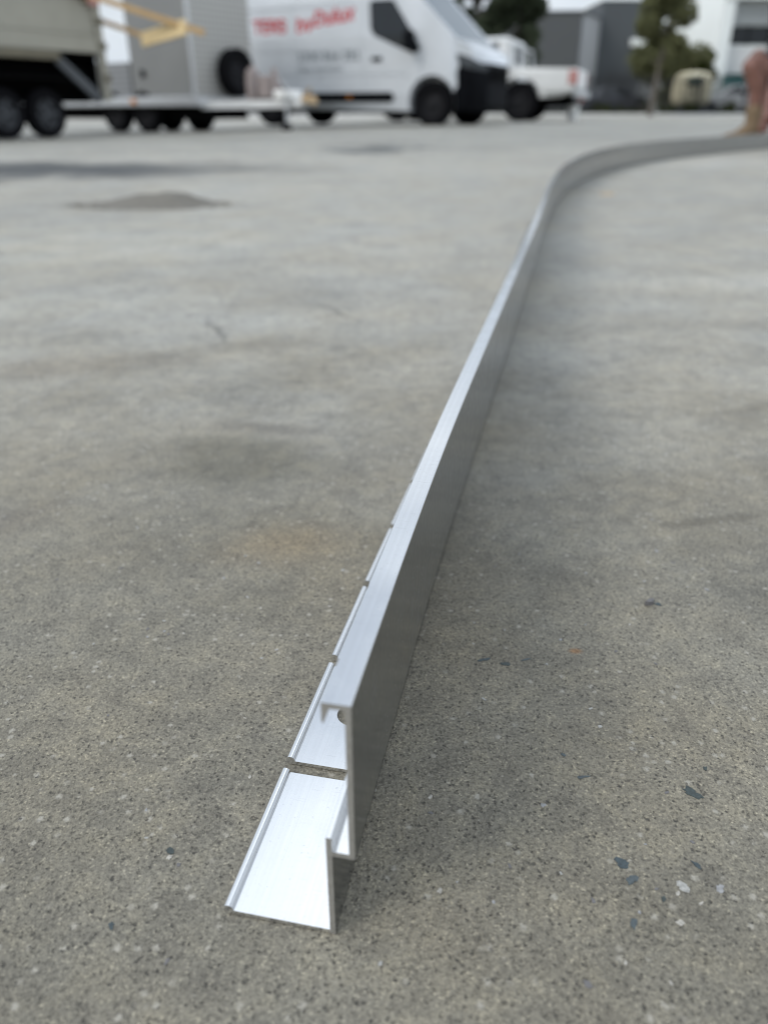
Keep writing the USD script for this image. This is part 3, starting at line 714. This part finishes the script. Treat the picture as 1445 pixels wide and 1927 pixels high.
# local: x runs away to its rear end, y to its far side
put(T1, "side_panel", cat(box(-3.4, 1.0, 0.0, 0.05, 1.28, 1.70, 0.008), box(-3.4, 1.0, -0.015, 0.05, 1.05, 1.277, 0.008)), CREAM)
put(T1, "side_rail", box(-3.4, 1.02, -0.03, 0.08, 1.703, 1.78, 0.012), DARKHATCH)
put(T1, "side_rib", box(-3.4, 0.95, -0.022, -0.012, 1.265, 1.295, 0.003), CREAM)
for xr in (-2.6, -1.66, -0.68):
    put(T1, "side_stake", box(xr, xr + 0.05, -0.03, 0.0, 1.06, 1.70, 0.006), CREAM)
put(T1, "side_hatch", box(-1.6, -0.70, -0.045, -0.002, 1.31, 1.69, 0.01), DARKHATCH)
put(T1, "sill", box(-3.4, 0.30, -0.03, 0.06, 0.94, 1.045, 0.01), CREAMDARK)
put(T1, "far_side_panel", box(-3.4, 1.0, 1.80, 1.85, 1.05, 1.70, 0.008), CREAM)
put(T1, "front_panel", box(-3.42, -3.37, 0.05, 1.8, 1.05, 1.70, 0.008), CREAM)
put(T1, "deck", box(-3.4, 1.0, 0.05, 1.8, 1.0, 1.06), CHASSIS)
for y_ in (-0.04, 1.78):
    po = put(T1, "corner_post", box(0.98, 1.10, y_, y_ + 0.10, 0.46, 1.80, 0.012), CREAM)
    for z_ in (0.7, 1.1, 1.4):
        put(po, "hinge", box(1.0, 1.13, y_ - 0.015, y_ + 0.08, z_, z_ + 0.09, 0.01), CREAMDARK)
put(T1, "tail_light", box(0.90, 1.09, -0.055, -0.042, 1.62, 1.72, 0.004), RED)
put(T1, "chassis", cat(box(-3.3, 0.96, 0.28, 1.5, 0.44, 0.995), box(-3.3, 0.9, 0.20, 0.29, 0.6, 0.9), box(-3.3, 0.9, 1.5, 1.58, 0.6, 0.9)), CHASSIS)
put(T1, "mudguard", cat(box(-1.15, 0.42, 0.0, 0.24, 0.70, 0.74, 0.01), box(-1.15, -1.11, 0.0, 0.24, 0.4, 0.7), ), CHASSIS)
put(T1, "rear_panel", box(0.962, 0.98, 0.06, 1.76, 0.565, 0.998), CHASSIS)
put(T1, "brace", bar((0.28, 0.05, 0.97), (0.95, 0.05, 0.48), 0.05, 0.13), DARKHATCH)
put(T1, "cross_member", box(0.962, 0.985, 0.06, 1.76, 0.45, 0.56, 0.006), CHASSIS)
for xw in (0.0, -0.66):
    wheel(T1, (xw, 0.12, 0.30), 0.30, 0.19, RIM, 5, -1)
    wheel(T1, (xw, 1.72, 0.30), 0.30, 0.19, RIM, 5, 1)
put(T1, "axle", cat(cyl((0, 0.1, 0.3), (0, 1.7, 0.3), 0.03), cyl((-0.66, 0.1, 0.3), (-0.66, 1.7, 0.3), 0.03)), CHASSIS)

# timber frame sticking out of the trailer's rear
TFR = thing("timber_frame", "pale timber frame of two rails poking out behind the cream trailer", "timber frame")
put(TFR, "rail", bar((-4.35, 12.55, 1.72), (-2.37, 11.9, 1.135), 0.05, 0.07), TIMBER)
put(TFR, "rail", bar((-4.5, 13.1, 1.50), (-3.30, 12.65, 1.135), 0.05, 0.06), TIMBER)
put(TFR, "end_board", bar((-3.38, 12.62, 1.105), (-2.62, 11.95, 1.205), 0.06, 0.17), PALETIMBER)
put(TFR, "cross_piece", bar((-4.3, 13.0, 1.46), (-4.0, 12.4, 1.64), 0.05, 0.07), TIMBER)

# ------------------------------------------------------------------ box trailer with drawbar
T2 = thing("box_trailer", "grey box trailer with checker plate end, spare wheel and white drawbar, before the van", "trailer", (-2.92, 13.5, -0.10), -34.8)
# local: x forward along the drawbar, y to its far side; the near front corner of the box stands at the origin
put(T2, "box_side", box(-1.42, -0.004, 0.0, 1.3, 0.53, 2.3, 0.01), BOXGREY)
put(T2, "front_plate", box(-0.003, 0.012, 0.0, 1.3, 0.53, 2.3, 0.003), CHECKER)
put(T2, "corner_trim", box(-0.03, 0.02, -0.012, 0.03, 0.53, 2.3, 0.006), SILVER)
put(T2, "latch", box(-1.18, -1.08, -0.03, -0.002, 0.80, 0.90, 0.01), BLACK)
put(T2, "low_tool_box", box(-2.3, -1.46, 0.0, 1.2, 0.53, 1.02, 0.01), CHECKERDARK)
put(T2, "deck_frame", box(-3.85, 0.10, -0.05, 1.35, 0.385, 0.525, 0.012), SILVER)
put(T2, "deck_end_bright_spot", box(-3.88, -3.66, -0.07, 0.05, 0.37, 0.54, 0.02), BUCKETWHITE)  # white block added to stand for the bright spot of light here
put(T2, "marker_light", box(-1.45, -1.33, -0.075, -0.052, 0.42, 0.49, 0.008), ORANGE)
put(T2, "chassis", cat(box(-3.6, 0.0, 0.15, 1.15, 0.20, 0.38),), CHASSIS)
put(T2, "mudguard", box(-2.5, -0.75, -0.04, 0.2, 0.34, 0.383), CHASSIS)
for xw in (-1.22, -1.98):
    wheel(T2, (xw, 0.08, 0.31), 0.31, 0.19, BLACKRIM, 0, -1)
    wheel(T2, (xw, 1.22, 0.31), 0.31, 0.19, BLACKRIM, 0, 1)
db = put(T2, "drawbar", cat(bar((0.0, 0.12, 0.40), (1.35, 0.62, 0.42), 0.07, 0.11), bar((0.0, 1.18, 0.40), (1.35, 0.68, 0.42), 0.07, 0.11), box(1.2, 1.62, 0.58, 0.72, 0.37, 0.48, 0.01)), PALESTEEL)
put(db, "coupling_plate", box(1.16, 1.50, 0.50, 0.80, 0.482, 0.60, 0.02), BUCKETWHITE)
cp = put(T2, "coupling", cat(box(1.62, 1.86, 0.60, 0.70, 0.42, 0.52, 0.02), m3.Manifold.sphere(0.055, 16).translate((1.84, 0.65, 0.44))), TAN)
put(cp, "lever", bar((1.66, 0.65, 0.52), (1.78, 0.65, 0.62), 0.03, 0.025), TAN)
jw = put(T2, "jockey_stand", cat(cyl((1.42, 0.50, 0.16), (1.42, 0.50, 0.70), 0.024), bar((1.42, 0.50, 0.70), (1.42, 0.38, 0.70), 0.02, 0.02), cyl((1.42, 0.38, 0.70), (1.42, 0.38, 0.76), 0.014)), SILVER)
wheel(T2, (1.40, 0.50, 0.085), 0.085, 0.07, BLACKRIM, 0, -1)
sw = wheel(T2, (0.14, 0.80, 0.86), 0.34, 0.21, BLACKRIM, 0, -1, turn=math.pi / 2)
put(T2, "spare_bracket", box(0.012, 0.06, 0.72, 0.88, 0.53, 0.85), SILVER)
put(T2, "gear_case", cat(box(0.80, 1.05, 0.55, 0.85, 0.49, 0.80, 0.02), box(1.06, 1.12, 0.60, 0.68, 0.47, 0.90, 0.006)), BROWNGREY)
put(T2, "gas_bottle", lathe_y([(0.001, 0), (0.1, 0), (0.11, 0.03), (0.11, 0.34), (0.08, 0.42), (0.03, 0.44), (0.03, 0.48), (0.001, 0.48)], 20).apply_transform(trimesh.transformations.rotation_matrix(math.pi / 2, [1, 0, 0])).apply_translation((0.62, 0.66, 0.47)), BROWNGREY)

# ------------------------------------------------------------------ buildings far behind
def building(name, label, x, y, rotz, w, d, h, mat, base=-0.3):
    b_ = thing(name, label, "building", (x, y, 0), rotz)
    put(b_, "wall", box(0, w, 0, d, base, h), mat)
    return b_
# panels round the near corner, which stands at the origin
B1 = thing("warehouse", "low charcoal warehouse with a lighter grey right wall, behind the utility", "building", (11.3, 52, 0))
put(B1, "front_panel", cat(*[bar((-2.6 * k - 0.02, 0.0 + 0.35 * k, 2.6), (-2.6 * (k + 1) + 0.02, 0.35 * (k + 1), 2.6), 0.2, 5.2) for k in range(4)]), DARKWALL)
put(B1, "side_panel", bar((0.0, 0.06, 2.6), (5.2, 10.0, 2.6), 0.2, 5.2), MIDWALL)
put(B1, "parapet", cat(bar((0.1, -0.02, 5.25), (-10.5, 1.4, 5.25), 0.3, 0.1), bar((0.0, -0.02, 5.25), (5.2, 10, 5.25), 0.3, 0.1)), DARKWALL2)
put(B1, "roof", prism_xy([(0, 0.1), (-10.4, 1.5), (-6, 12), (5.1, 10.1)], 5.05, 5.15), MIDWALL)
B2 = building("tall_warehouse", "tall blue grey warehouse, darkest building right of the utility", 13.25, 55.5, 0, 2.75, 9, 6.15, DARKWALL2)
put(B2, "parapet", box(-0.04, 2.79, -0.04, 9.0, 6.152, 6.28, 0.01), WHITEWALL)
for k in range(5):
    put(B2, "panel_joint", box(0.5 + 0.52 * k, 0.53 + 0.52 * k, -0.012, 0.0, 0, 6.1), DARKWALL)
put(B2, "roller_door", cat(*[box(0.5, 2.3, -0.05 + 0.01 * (k % 2), -0.015, 0.0 + 0.15 * k, 0.14 + 0.15 * k) for k in range(17)]), DARKHATCH)
B3 = building("white_office", "white rendered office behind the tall olive tree, with flat entry awning", 16.1, 56.5, 0, 5.6, 9, 5.7, WHITEWALL)
put(B3, "awning", box(-0.9, 0.9, -1.6, -0.005, 3.75, 4.15, 0.03), WHITEWALL)
put(B3, "entry_panel", box(-0.25, 1.25, -0.25, -0.01, 0, 3.7, 0.02), MIDWALL)
put(B3, "window", box(1.8, 4.0, -0.03, -0.005, 0.4, 3.0), GLASS)
put(B3, "window_head", box(1.7, 4.1, -0.06, -0.032, 3.02, 3.5), DARKHATCH)
put(B3, "parapet", box(-0.02, 5.62, -0.06, 9, 5.702, 5.85, 0.01), PALESTEEL)
B4 = building("framed_office", "white framed office with dark upper windows and louvres at the far right", 18.4, 50.0, 0, 9.5, 9, 6.3, WHITEWALL)
put(B4, "column", box(-0.1, 0.55, -0.7, -0.01, -0.2, 5.55, 0.02), WHITEWALL)
put(B4, "fascia", box(-0.1, 9.6, -0.8, -0.012, 5.56, 6.3, 0.02), WHITEWALL)
for k in range(11):
    put(B4, "louvre", bar((0.58, -0.12, 4.46 + 0.1 * k), (3.35, -0.12, 4.46 + 0.1 * k), 0.10, 0.085), LOUVRE)
for k in range(2):
    wf = put(B4, "window", box(0.60 + 1.18 * k, 1.72 + 1.18 * k, -0.05, -0.008, 3.50, 4.36, 0.005), GLASS)
    put(wf, "frame", box(1.725 + 1.18 * k, 1.775 + 1.18 * k, -0.09, -0.01, 3.45, 4.40), BLACK)
put(B4, "pilaster", box(3.0, 3.38, -0.3, -0.01, 1.8, 5.55, 0.02), DARKHATCH)
put(B4, "window", box(3.5, 9.0, -0.05, -0.008, 3.4, 5.4), GLASS)
put(B4, "spandrel", box(0.6, 2.95, -0.14, -0.012, 2.1, 3.38, 0.01), PALESTEEL)
put(B4, "ground_glazing", box(0.6, 8.8, -0.05, -0.008, 0.2, 2.05), GLASS)
B6 = building("grey_shed", "low grey shed roof seen over the van bonnet left of the dark trees", 4.0, 62, 0, 3.6, 8, 4.2, DARKWALL)
put(B6, "roof", prism_yz([(-0.3, 4.2), (8.3, 4.2), (4, 5.2)], -0.2, 3.8), DARKHATCH)

# ------------------------------------------------------------------ black fence, tank, bin, parked cars beyond it
FN = thing("picket_fence", "black steel picket fence across the back of the yard", "fence", (0, 45.0, 0))
pk = []
for k in range(int((31 + 27) / 0.125)):
    x_ = -27 + 0.125 * k
    pk.append(tm(box(x_, x_ + 0.042, -0.018, 0.018, 0.08, 1.85)))
put(FN, "pickets", cat(*pk), FENCEBLACK, smooth=False, kind="stuff")
for z_ in (0.28, 1.55):
    put(FN, "fence_rail", box(-27, 31, 0.016, 0.052, z_, z_ + 0.04), FENCEBLACK)
for k in range(25):
    put(FN, "post", box(-27 + 2.4 * k, -26.94 + 2.4 * k, 0.054, 0.116, -0.2, 1.9), FENCEBLACK)

tank = thing("water_tank", "rounded cream tank with a dark green plate behind the black fence", "tank", (16.25, 46.3, 0))
put(tank, "shell", lathe_y([(0.001, 0.45), (0.7, 0.45), (0.92, 0.6), (0.98, 0.9), (0.98, 1.6), (0.9, 1.86), (0.7, 1.98), (0.25, 2.06), (0.001, 2.07)], 40).apply_transform(trimesh.transformations.rotation_matrix(math.pi / 2, [1, 0, 0])), TANKCREAM, smooth=40)
for k in range(6):
    zz_ = 0.75 + 0.17 * k
    put(tank, "hoop", lathe_y([(0.975, zz_), (0.995, zz_ + 0.02), (0.995, zz_ + 0.05), (0.975, zz_ + 0.07)], 40).apply_transform(trimesh.transformations.rotation_matrix(math.pi / 2, [1, 0, 0])), TANKCREAM)
put(tank, "plate", box(-0.55, 0.1, -1.03, -0.84, 1.38, 1.75, 0.02), GREENPLATE)
put(tank, "stand", box(-0.9, 0.9, -0.9, 0.9, -0.1, 0.445, 0.03), DARKWALL)

skip = thing("skip_bin", "teal steel skip bin behind the fence near the crouching person", "bin", (19.5, 48.9, 0.0))
put(skip, "hopper", m3.Manifold.hull_points(np.array([(-0.45, 0, 0.75), (0.45, 0, 0.75), (-0.45, 0.8, 0.75), (0.45, 0.8, 0.75), (-0.58, -0.15, 1.95), (0.58, -0.15, 1.95), (-0.58, 0.9, 1.95), (0.58, 0.9, 1.95)])) - box(-0.5, 0.5, -0.05, 0.8, 1.4, 2.2), TEAL)
for k in range(3):
    put(skip, "rib", bar((-0.3 + 0.3 * k, -0.03, 0.76), (-0.36 + 0.36 * k, -0.17, 1.93), 0.05, 0.05), TEAL)
put(skip, "trolley", cat(box(-0.5, 0.5, 0.05, 0.75, 0.62, 0.745), *[cyl((x_, y_, 0), (x_, y_, 0.62), 0.05) for x_ in (-0.4, 0.4) for y_ in (0.15, 0.65)]), CHASSIS)

def car(name, label, loc, rotz, paint, group=None):
    c = thing(name, label, "car", loc, rotz, group)
    S = Shell([(-2.1, 0.35), (-2.15, 0.8), (-1.9, 0.95), (-1.45, 1.0), (-0.95, 1.40), (0.2, 1.44), (0.95, 0.98), (1.9, 0.85), (2.1, 0.65), (2.12, 0.3), (-2.0, 0.25)],
              [(-2.14, -0.6), (-1.9, -0.85), (1.5, -0.86), (2.05, -0.6), (2.13, 0), (2.05, 0.6), (1.5, 0.86), (-1.9, 0.85), (-2.14, 0.6)],
              [(-0.8, 0.22), (-0.87, 0.5), (-0.86, 0.95), (-0.62, 1.42), (0.62, 1.42), (0.86, 0.95), (0.87, 0.5), (0.8, 0.22)], 0.04)
    for xw in (-1.28, 1.3):
        S.body = S.body - prism_xz(sg.Point(xw, 0.32).buffer(0.37), -1, -0.6) - prism_xz(sg.Point(xw, 0.32).buffer(0.37), 0.6, 1)
    S.groove([[(0.55, 0.3), (0.55, 1.0)], [(-0.35, 0.3), (-0.35, 1.4)]], -1, 1, 0.012)
    put(c, "body", S.body, paint, smooth=28)
    for lo, hi in ((-1, -0.4), (0.4, 1)):
        put(c, "side_window", S.skin(prism_xz(rounded([(-1.25, 1.0), (-0.9, 1.34), (-0.4, 1.36), (-0.4, 1.0)], 0.02), lo, hi)), GLASS)
        put(c, "side_window", S.skin(prism_xz(rounded([(-0.3, 1.0), (-0.3, 1.36), (0.18, 1.36), (0.75, 1.0)], 0.02), lo, hi)), GLASS)
    put(c, "windscreen", S.skin(prism_yz(rounded([(-0.7, 1.0), (-0.55, 1.36), (0.55, 1.36), (0.7, 1.0)], 0.03), 0.25, 1.1)), GLASS)
    put(c, "rear_window", S.skin(prism_yz(rounded([(-0.65, 1.02), (-0.52, 1.34), (0.52, 1.34), (0.65, 1.02)], 0.03), -1.5, -0.95)), GLASS)
    for y_ in (-0.62, 0.62):
        put(c, "headlight", S.skin(box(1.9, 2.3, y_ - 0.16, y_ + 0.16, 0.6, 0.74)), LAMP)
        put(c, "tail_light", S.skin(box(-2.3, -1.95, y_ - 0.14, y_ + 0.14, 0.66, 0.82)), RED)
    put(c, "underbody", box(-1.9, 1.9, -0.58, 0.58, 0.16, 0.4), CHASSIS)
    for xw in (-1.28, 1.3):
        wheel(c, (xw, -0.76, 0.31), 0.31, 0.19, RIM, 5, -1)
        wheel(c, (xw, 0.76, 0.31), 0.31, 0.19, RIM, 5, 1)
    return c
car("parked_car", "white car parked behind the fence under the framed office windows", (18.7, 46.9, 0), 176, CARWHITE)
car("parked_car", "dark car parked behind the fence before the tall blue grey warehouse", (12.9, 49.2, 0), 8, CARGREY)

# ------------------------------------------------------------------ trees and shrubs
def leaves(blobs, n, size, seed, flat=0.35):
    """Leaf-sized faces spread through lumps (centre, radii), denser towards each lump's shell, with gaps between lumps."""
    r = np.random.default_rng(seed)
    vol = np.array([np.prod(b[1]) ** 0.75 for b in blobs]); pick = r.choice(len(blobs), n, p=vol / vol.sum())
    c = np.array([b[0] for b in blobs])[pick]; rad = np.array([b[1] for b in blobs])[pick]
    d = r.normal(size=(n, 3)); d /= np.linalg.norm(d, axis=1, keepdims=True)
    p = c + d * rad * (r.uniform(0.12, 1.0, (n, 1)) ** 0.45)
    keep = meshkit.noise(p * 2.2, seed) > 0.44
    p = p[keep]; n = len(p)
    a = r.normal(size=(n, 3)); a /= np.linalg.norm(a, axis=1, keepdims=True)
    b = np.cross(a, r.normal(size=(n, 3))); b /= np.linalg.norm(b, axis=1, keepdims=True)
    s = r.uniform(0.6, 1.3, (n, 1)) * size
    V = np.stack([p - a * s, p + b * s * flat, p + a * s, p - b * s * flat], 1).reshape(-1, 3)
    k = np.arange(n)[:, None] * 4
    return V, np.vstack([k + [0, 1, 2], k + [0, 2, 3]])

def tree(name, label, cat_, x, y, h, crown0, rad, n, size, mat, seed, trunk_r=0.11):
    t = thing(name, label, cat_, (x, y, float(gz(x, y))))
    r = np.random.default_rng(seed)
    lean = r.normal(0, 0.12, 2)
    pts = [(0, 0, -0.1), (lean[0] * 0.4, lean[1] * 0.4, h * 0.3), (lean[0], lean[1], h * 0.62), (lean[0] * 1.5, lean[1], h * 0.9)]
    rr = [trunk_r * 1.3, trunk_r, trunk_r * 0.7, trunk_r * 0.25]
    put(t, "trunk", cat(*[cyl(a, b, ra, rb, 12) for a, b, ra, rb in zip(pts[:-1], pts[1:], rr[:-1], rr[1:])]), BARK)
    blobs = []
    nb = 13
    for k in range(nb):
        f = (k + 0.5) / nb
        z_ = crown0 + (h - crown0) * f
        w = rad * (0.55 + 0.6 * math.sin(math.pi * min(f * 0.85 + 0.12, 1)))
        th = 2.4 * k + r.uniform(-0.4, 0.4)
        d = w * r.uniform(0.35, 0.75)
        c = (math.cos(th) * d, math.sin(th) * d, z_)
        blobs.append((c, np.array([1, 1, 0.85]) * rad * r.uniform(0.42, 0.66)))
        base_ = np.array(pts[1]) + (np.array(pts[2]) - np.array(pts[1])) * min(max((z_ - 0.5 - pts[1][2]) / (pts[2][2] - pts[1][2]), 0), 1.2)
        put(t, "limb", cyl(base_, c, trunk_r * 0.38, trunk_r * 0.12, 7), BARK)
    put(t, "crown", leaves(blobs, n, size, seed), mat, smooth=False, kind="stuff")
    return t
tree("tree", "dark bushy tree just right of the van bonnet, left one of the pair", "tree", 3.75, 36.0, 6.6, 2.2, 1.05, 9000, 0.20, LEAFDARK, 11)
tree("tree", "dark dense tree above the cab of the utility, right one of the pair", "tree", 5.45, 36.6, 6.4, 2.0, 1.10, 11000, 0.20, LEAFDARK, 12)
tree("gum_tree", "tall loose olive gum tree standing before the white office", "tree", 13.2, 43.0, 7.4, 1.9, 1.28, 15000, 0.17, LEAFOLIVE, 13)

def shrub(name, label, x, y, w, h, n, size, mat, seed, group=None, z0=0.0):
    t = thing(name, label, "shrub", (x, y, float(gz(x, y))), 0, group)
    r = np.random.default_rng(seed)
    blobs = [((r.uniform(-0.6, 0.6) * w, r.uniform(-0.5, 0.5) * w, z0 + (h - z0) * r.uniform(0.3, 0.78)), np.array([0.42 * w, 0.42 * w, (h - z0) * 0.30])) for _ in range(9)]
    put(t, "foliage", leaves(blobs, n, size, seed), mat, smooth=False, kind="stuff")
    put(t, "stem", cat(*[cyl((0, 0, -0.05), (b[0][0], b[0][1], b[0][2]), 0.03, 0.01, 6) for b in blobs[:6]]), BARK)
    return t
shrub("shrub", "broad olive brown shrub behind the cream tank and the gum tree", 15.3, 48.2, 2.3, 3.4, 12000, 0.17, LEAFOLIVE, 21, z0=0.3)
shrub("shrub", "rounded rusty olive shrub above and right of the cream tank", 17.1, 47.6, 1.0, 3.0, 4000, 0.15, LEAFLOW, 22, z0=1.4)
shrub("shrub", "dark shrub at the right edge beside the framed office", 21.6, 47.5, 0.7, 2.7, 2000, 0.11, LEAFDARK, 23, z0=0.6)
LOW = [(11.3, "low rusty plant at the fence foot right of the bucket"), (12.3, "low plant at the fence foot before the dark car"), (13.2, "low plant at the fence foot below the gum tree trunk"),
       (14.5, "low dark plant at the fence foot left of the cream tank"), (15.7, "low plant at the fence foot under the cream tank"), (17.7, "low plant at the fence foot right of the cream tank"),
       (18.9, "low green plant at the fence foot before the white car"), (20.0, "low plant at the fence foot left of the crouching person")]
for k, (x_, lab) in enumerate(LOW):
    shrub("low_plant", lab, x_, 44.75, 0.55, 0.55 + 0.06 * (k % 3), 900, 0.07, LEAFLOW, 40 + k)
for k, (x_, lab) in enumerate([(-6.2, "low green plant glimpsed under the van beside the jockey wheel"), (-4.2, "low green plant glimpsed under the middle of the van"), (-2.0, "low green plant glimpsed under the van door"), (0.2, "low green plant glimpsed under the van just behind its front wheel")]):
    shrub("low_plant", lab, x_, 44.75, 0.9, 0.6, 900, 0.08, LEAFLOW, 60 + k)

# ------------------------------------------------------------------ crouching person at the right edge, holding the strip's far end
per = thing("person", "person in tan boots and dark clothes crouching at the right edge, hands on the strip", "person", (2.55, 6.05, 0))
J = {  # joint: (position relative to the near foot, radius)
    "hipN": ((0.36, 0.12, 0.43), 0.105), "kneeN": ((-0.045, 0.0, 0.49), 0.062), "calfN": ((0.025, 0.0, 0.36), 0.056), "ankN": ((0.04, 0.0, 0.16), 0.036), "toeN": ((-0.02, -0.0, 0.05), 0.035),
    "hipF": ((0.36, 0.36, 0.43), 0.105), "kneeF": ((0.18, 0.46, 0.56), 0.062), "calfF": ((0.25, 0.46, 0.36), 0.060), "ankF": ((0.30, 0.46, 0.12), 0.040), "toeF": ((0.18, 0.46, 0.05), 0.035),
    "pel": ((0.40, 0.24, 0.46), 0.14), "waist": ((0.38, 0.23, 0.66), 0.13), "chest": ((0.27, 0.20, 0.90), 0.145), "shN": ((0.24, 0.02, 0.98), 0.072), "shF": ((0.24, 0.38, 0.98), 0.072),
    "neck": ((0.17, 0.19, 1.08), 0.058), "head": ((0.09, 0.17, 1.22), 0.095), "jaw": ((0.03, 0.16, 1.16), 0.065),
    "elN": ((0.06, -0.17, 0.62), 0.044), "wrN": ((-0.02, -0.34, 0.29), 0.030), "paN": ((-0.045, -0.40, 0.19), 0.034),
    "elF": ((0.16, 0.12, 0.66), 0.044), "wrF": ((0.19, -0.16, 0.34), 0.030), "paF": ((0.19, -0.21, 0.20), 0.034),
}
off = np.array
bones = [("hipN", "kneeN"), ("kneeN", "calfN"), ("calfN", "ankN"), ("ankN", "toeN"), ("hipF", "kneeF"), ("kneeF", "calfF"), ("calfF", "ankF"), ("ankF", "toeF"), ("pel", "hipN"), ("pel", "hipF"), ("pel", "waist"), ("waist", "chest"),
         ("chest", "shN"), ("chest", "shF"), ("chest", "neck"), ("neck", "head"), ("head", "jaw"), ("shN", "elN"), ("elN", "wrN"), ("wrN", "paN"), ("shF", "elF"), ("elF", "wrF"), ("wrF", "paF")]
for tag_, s in (("N", 1), ("F", 1)):
    p = np.array(J["pa" + tag_][0])
    for k in range(4):
        a = p + np.array([-0.030 + 0.020 * k, -0.012 + 0.012 * k, -0.028])
        b = a + np.array([-0.012, -0.014, -0.035 - 0.004 * (k in (1, 2))]); c = b + np.array([0.010, 0.018, -0.022])
        for nm, q_ in (("a", a), ("b", b), ("c", c)):
            J[f"f{tag_}{k}{nm}"] = (q_, 0.0095)
        bones += [(f"f{tag_}{k}a", f"f{tag_}{k}b"), (f"f{tag_}{k}b", f"f{tag_}{k}c"), ("pa" + tag_, f"f{tag_}{k}a")]
    a = p + np.array([0.030, 0.02, 0.0]); b = a + np.array([0.015, 0.0, -0.045])
    J[f"t{tag_}a"], J[f"t{tag_}b"] = (a, 0.012), (b, 0.0105)
    bones += [("pa" + tag_, f"t{tag_}a"), (f"t{tag_}a", f"t{tag_}b")]
put(per, "body", chain(J, bones, 0.014, 6), SKIN, smooth=True)
def grown(names, bones_, g):
    return chain({k: (J[k][0], J[k][1] + g) for k in names}, bones_, 0.025, 6)
sh = grown(["waist", "chest", "shN", "shF", "pel"], [("pel", "waist"), ("waist", "chest"), ("chest", "shN"), ("chest", "shF")], 0.02)
JJ = dict(J); JJ["slN"] = (tuple(np.array(J["shN"][0]) * 0.45 + np.array(J["elN"][0]) * 0.55), 0.06); JJ["slF"] = (tuple(np.array(J["shF"][0]) * 0.45 + np.array(J["elF"][0]) * 0.55), 0.06)
slv = chain({k: (JJ[k][0], JJ[k][1] + 0.014) for k in ("shN", "slN", "shF", "slF")}, [("shN", "slN"), ("shF", "slF")], 0.025, 5)
put(per, "shirt", cat(sh, slv), SHIRT, smooth=True)
JJ["thN"] = (tuple(np.array(J["hipN"][0]) * 0.42 + np.array(J["kneeN"][0]) * 0.58), 0.085); JJ["thF"] = (tuple(np.array(J["hipF"][0]) * 0.42 + np.array(J["kneeF"][0]) * 0.58), 0.085)
put(per, "shorts", chain({k: (JJ[k][0], JJ[k][1] + 0.016) for k in ("pel", "hipN", "hipF", "thN", "thF")}, [("pel", "hipN"), ("pel", "hipF"), ("hipN", "thN"), ("hipF", "thF")], 0.025, 5), SHORTS, smooth=True)
for nm, dx, dy, lift in (("N", 0.0, 0.0, 0.03), ("F", 0.22, 0.46, 0.0)):
    bj = {"top": ((0.032 + dx * 1.15, dy, 0.225), 0.056), "ank": ((0.045 + dx * 1.1, dy, 0.12), 0.055), "heel": ((0.075 + dx, dy, 0.062 + lift), 0.044), "ball": ((-0.055 + dx, dy, 0.05), 0.046), "toe": ((-0.125 + dx, dy, 0.042), 0.038)}
    bt = put(per, "boot", chain(bj, [("top", "ank"), ("ank", "heel"), ("ank", "ball"), ("heel", "ball"), ("ball", "toe")], 0.014, 6), SUEDE, smooth=True)
    put(bt, "sole", m3.Manifold.batch_hull([m3.Manifold.cylinder(0.018, r_0, r_0, 20).translate(q_) for q_, r_0 in (((-0.125 + dx, dy, 0.0), 0.040), ((-0.055 + dx, dy, 0.0), 0.048), ((0.075 + dx, dy, 0.012 + lift * 0.6), 0.044))]), SOLE)
put(per, "hair", chain({"a": ((0.115, 0.175, 1.245), 0.098), "b": ((0.14, 0.18, 1.2), 0.08)}, [("a", "b")], 0.02, 3), HAIR, smooth=True)
hd = np.array(J["head"][0])
for s in (-1, 1):
    ey = put(per, "eye", m3.Manifold.sphere(0.0095, 12).translate(tuple(hd + [-0.085, s * 0.033 - 0.01, 0.0])), PALESTEEL)
    put(ey, "pupil", m3.Manifold.sphere(0.0062, 12).translate(tuple(hd + [-0.0912, s * 0.033 - 0.01, -0.001])), HAIR)
    put(per, "eyebrow", bar(hd + [-0.092, s * 0.018 - 0.01, 0.022], hd + [-0.084, s * 0.05 - 0.01, 0.020], 0.006, 0.006), HAIR)
    put(per, "ear", m3.Manifold.sphere(1.0, 12).scale((0.018, 0.01, 0.03)).translate(tuple(hd + [0.0, s * 0.097, -0.02])), SKIN)
put(per, "mouth", box(hd[0] - 0.128, hd[0] - 0.115, hd[1] - 0.035, hd[1] + 0.012, hd[2] - 0.072, hd[2] - 0.063, 0.003), REDPRINT if False else TAN)
put(per, "nose", m3.Manifold.hull_points(np.array([hd + q_ for q_ in ((-0.09, -0.01, 0.01), (-0.125, -0.01, -0.035), (-0.088, 0.008, -0.04), (-0.088, -0.028, -0.04))])), SKIN)
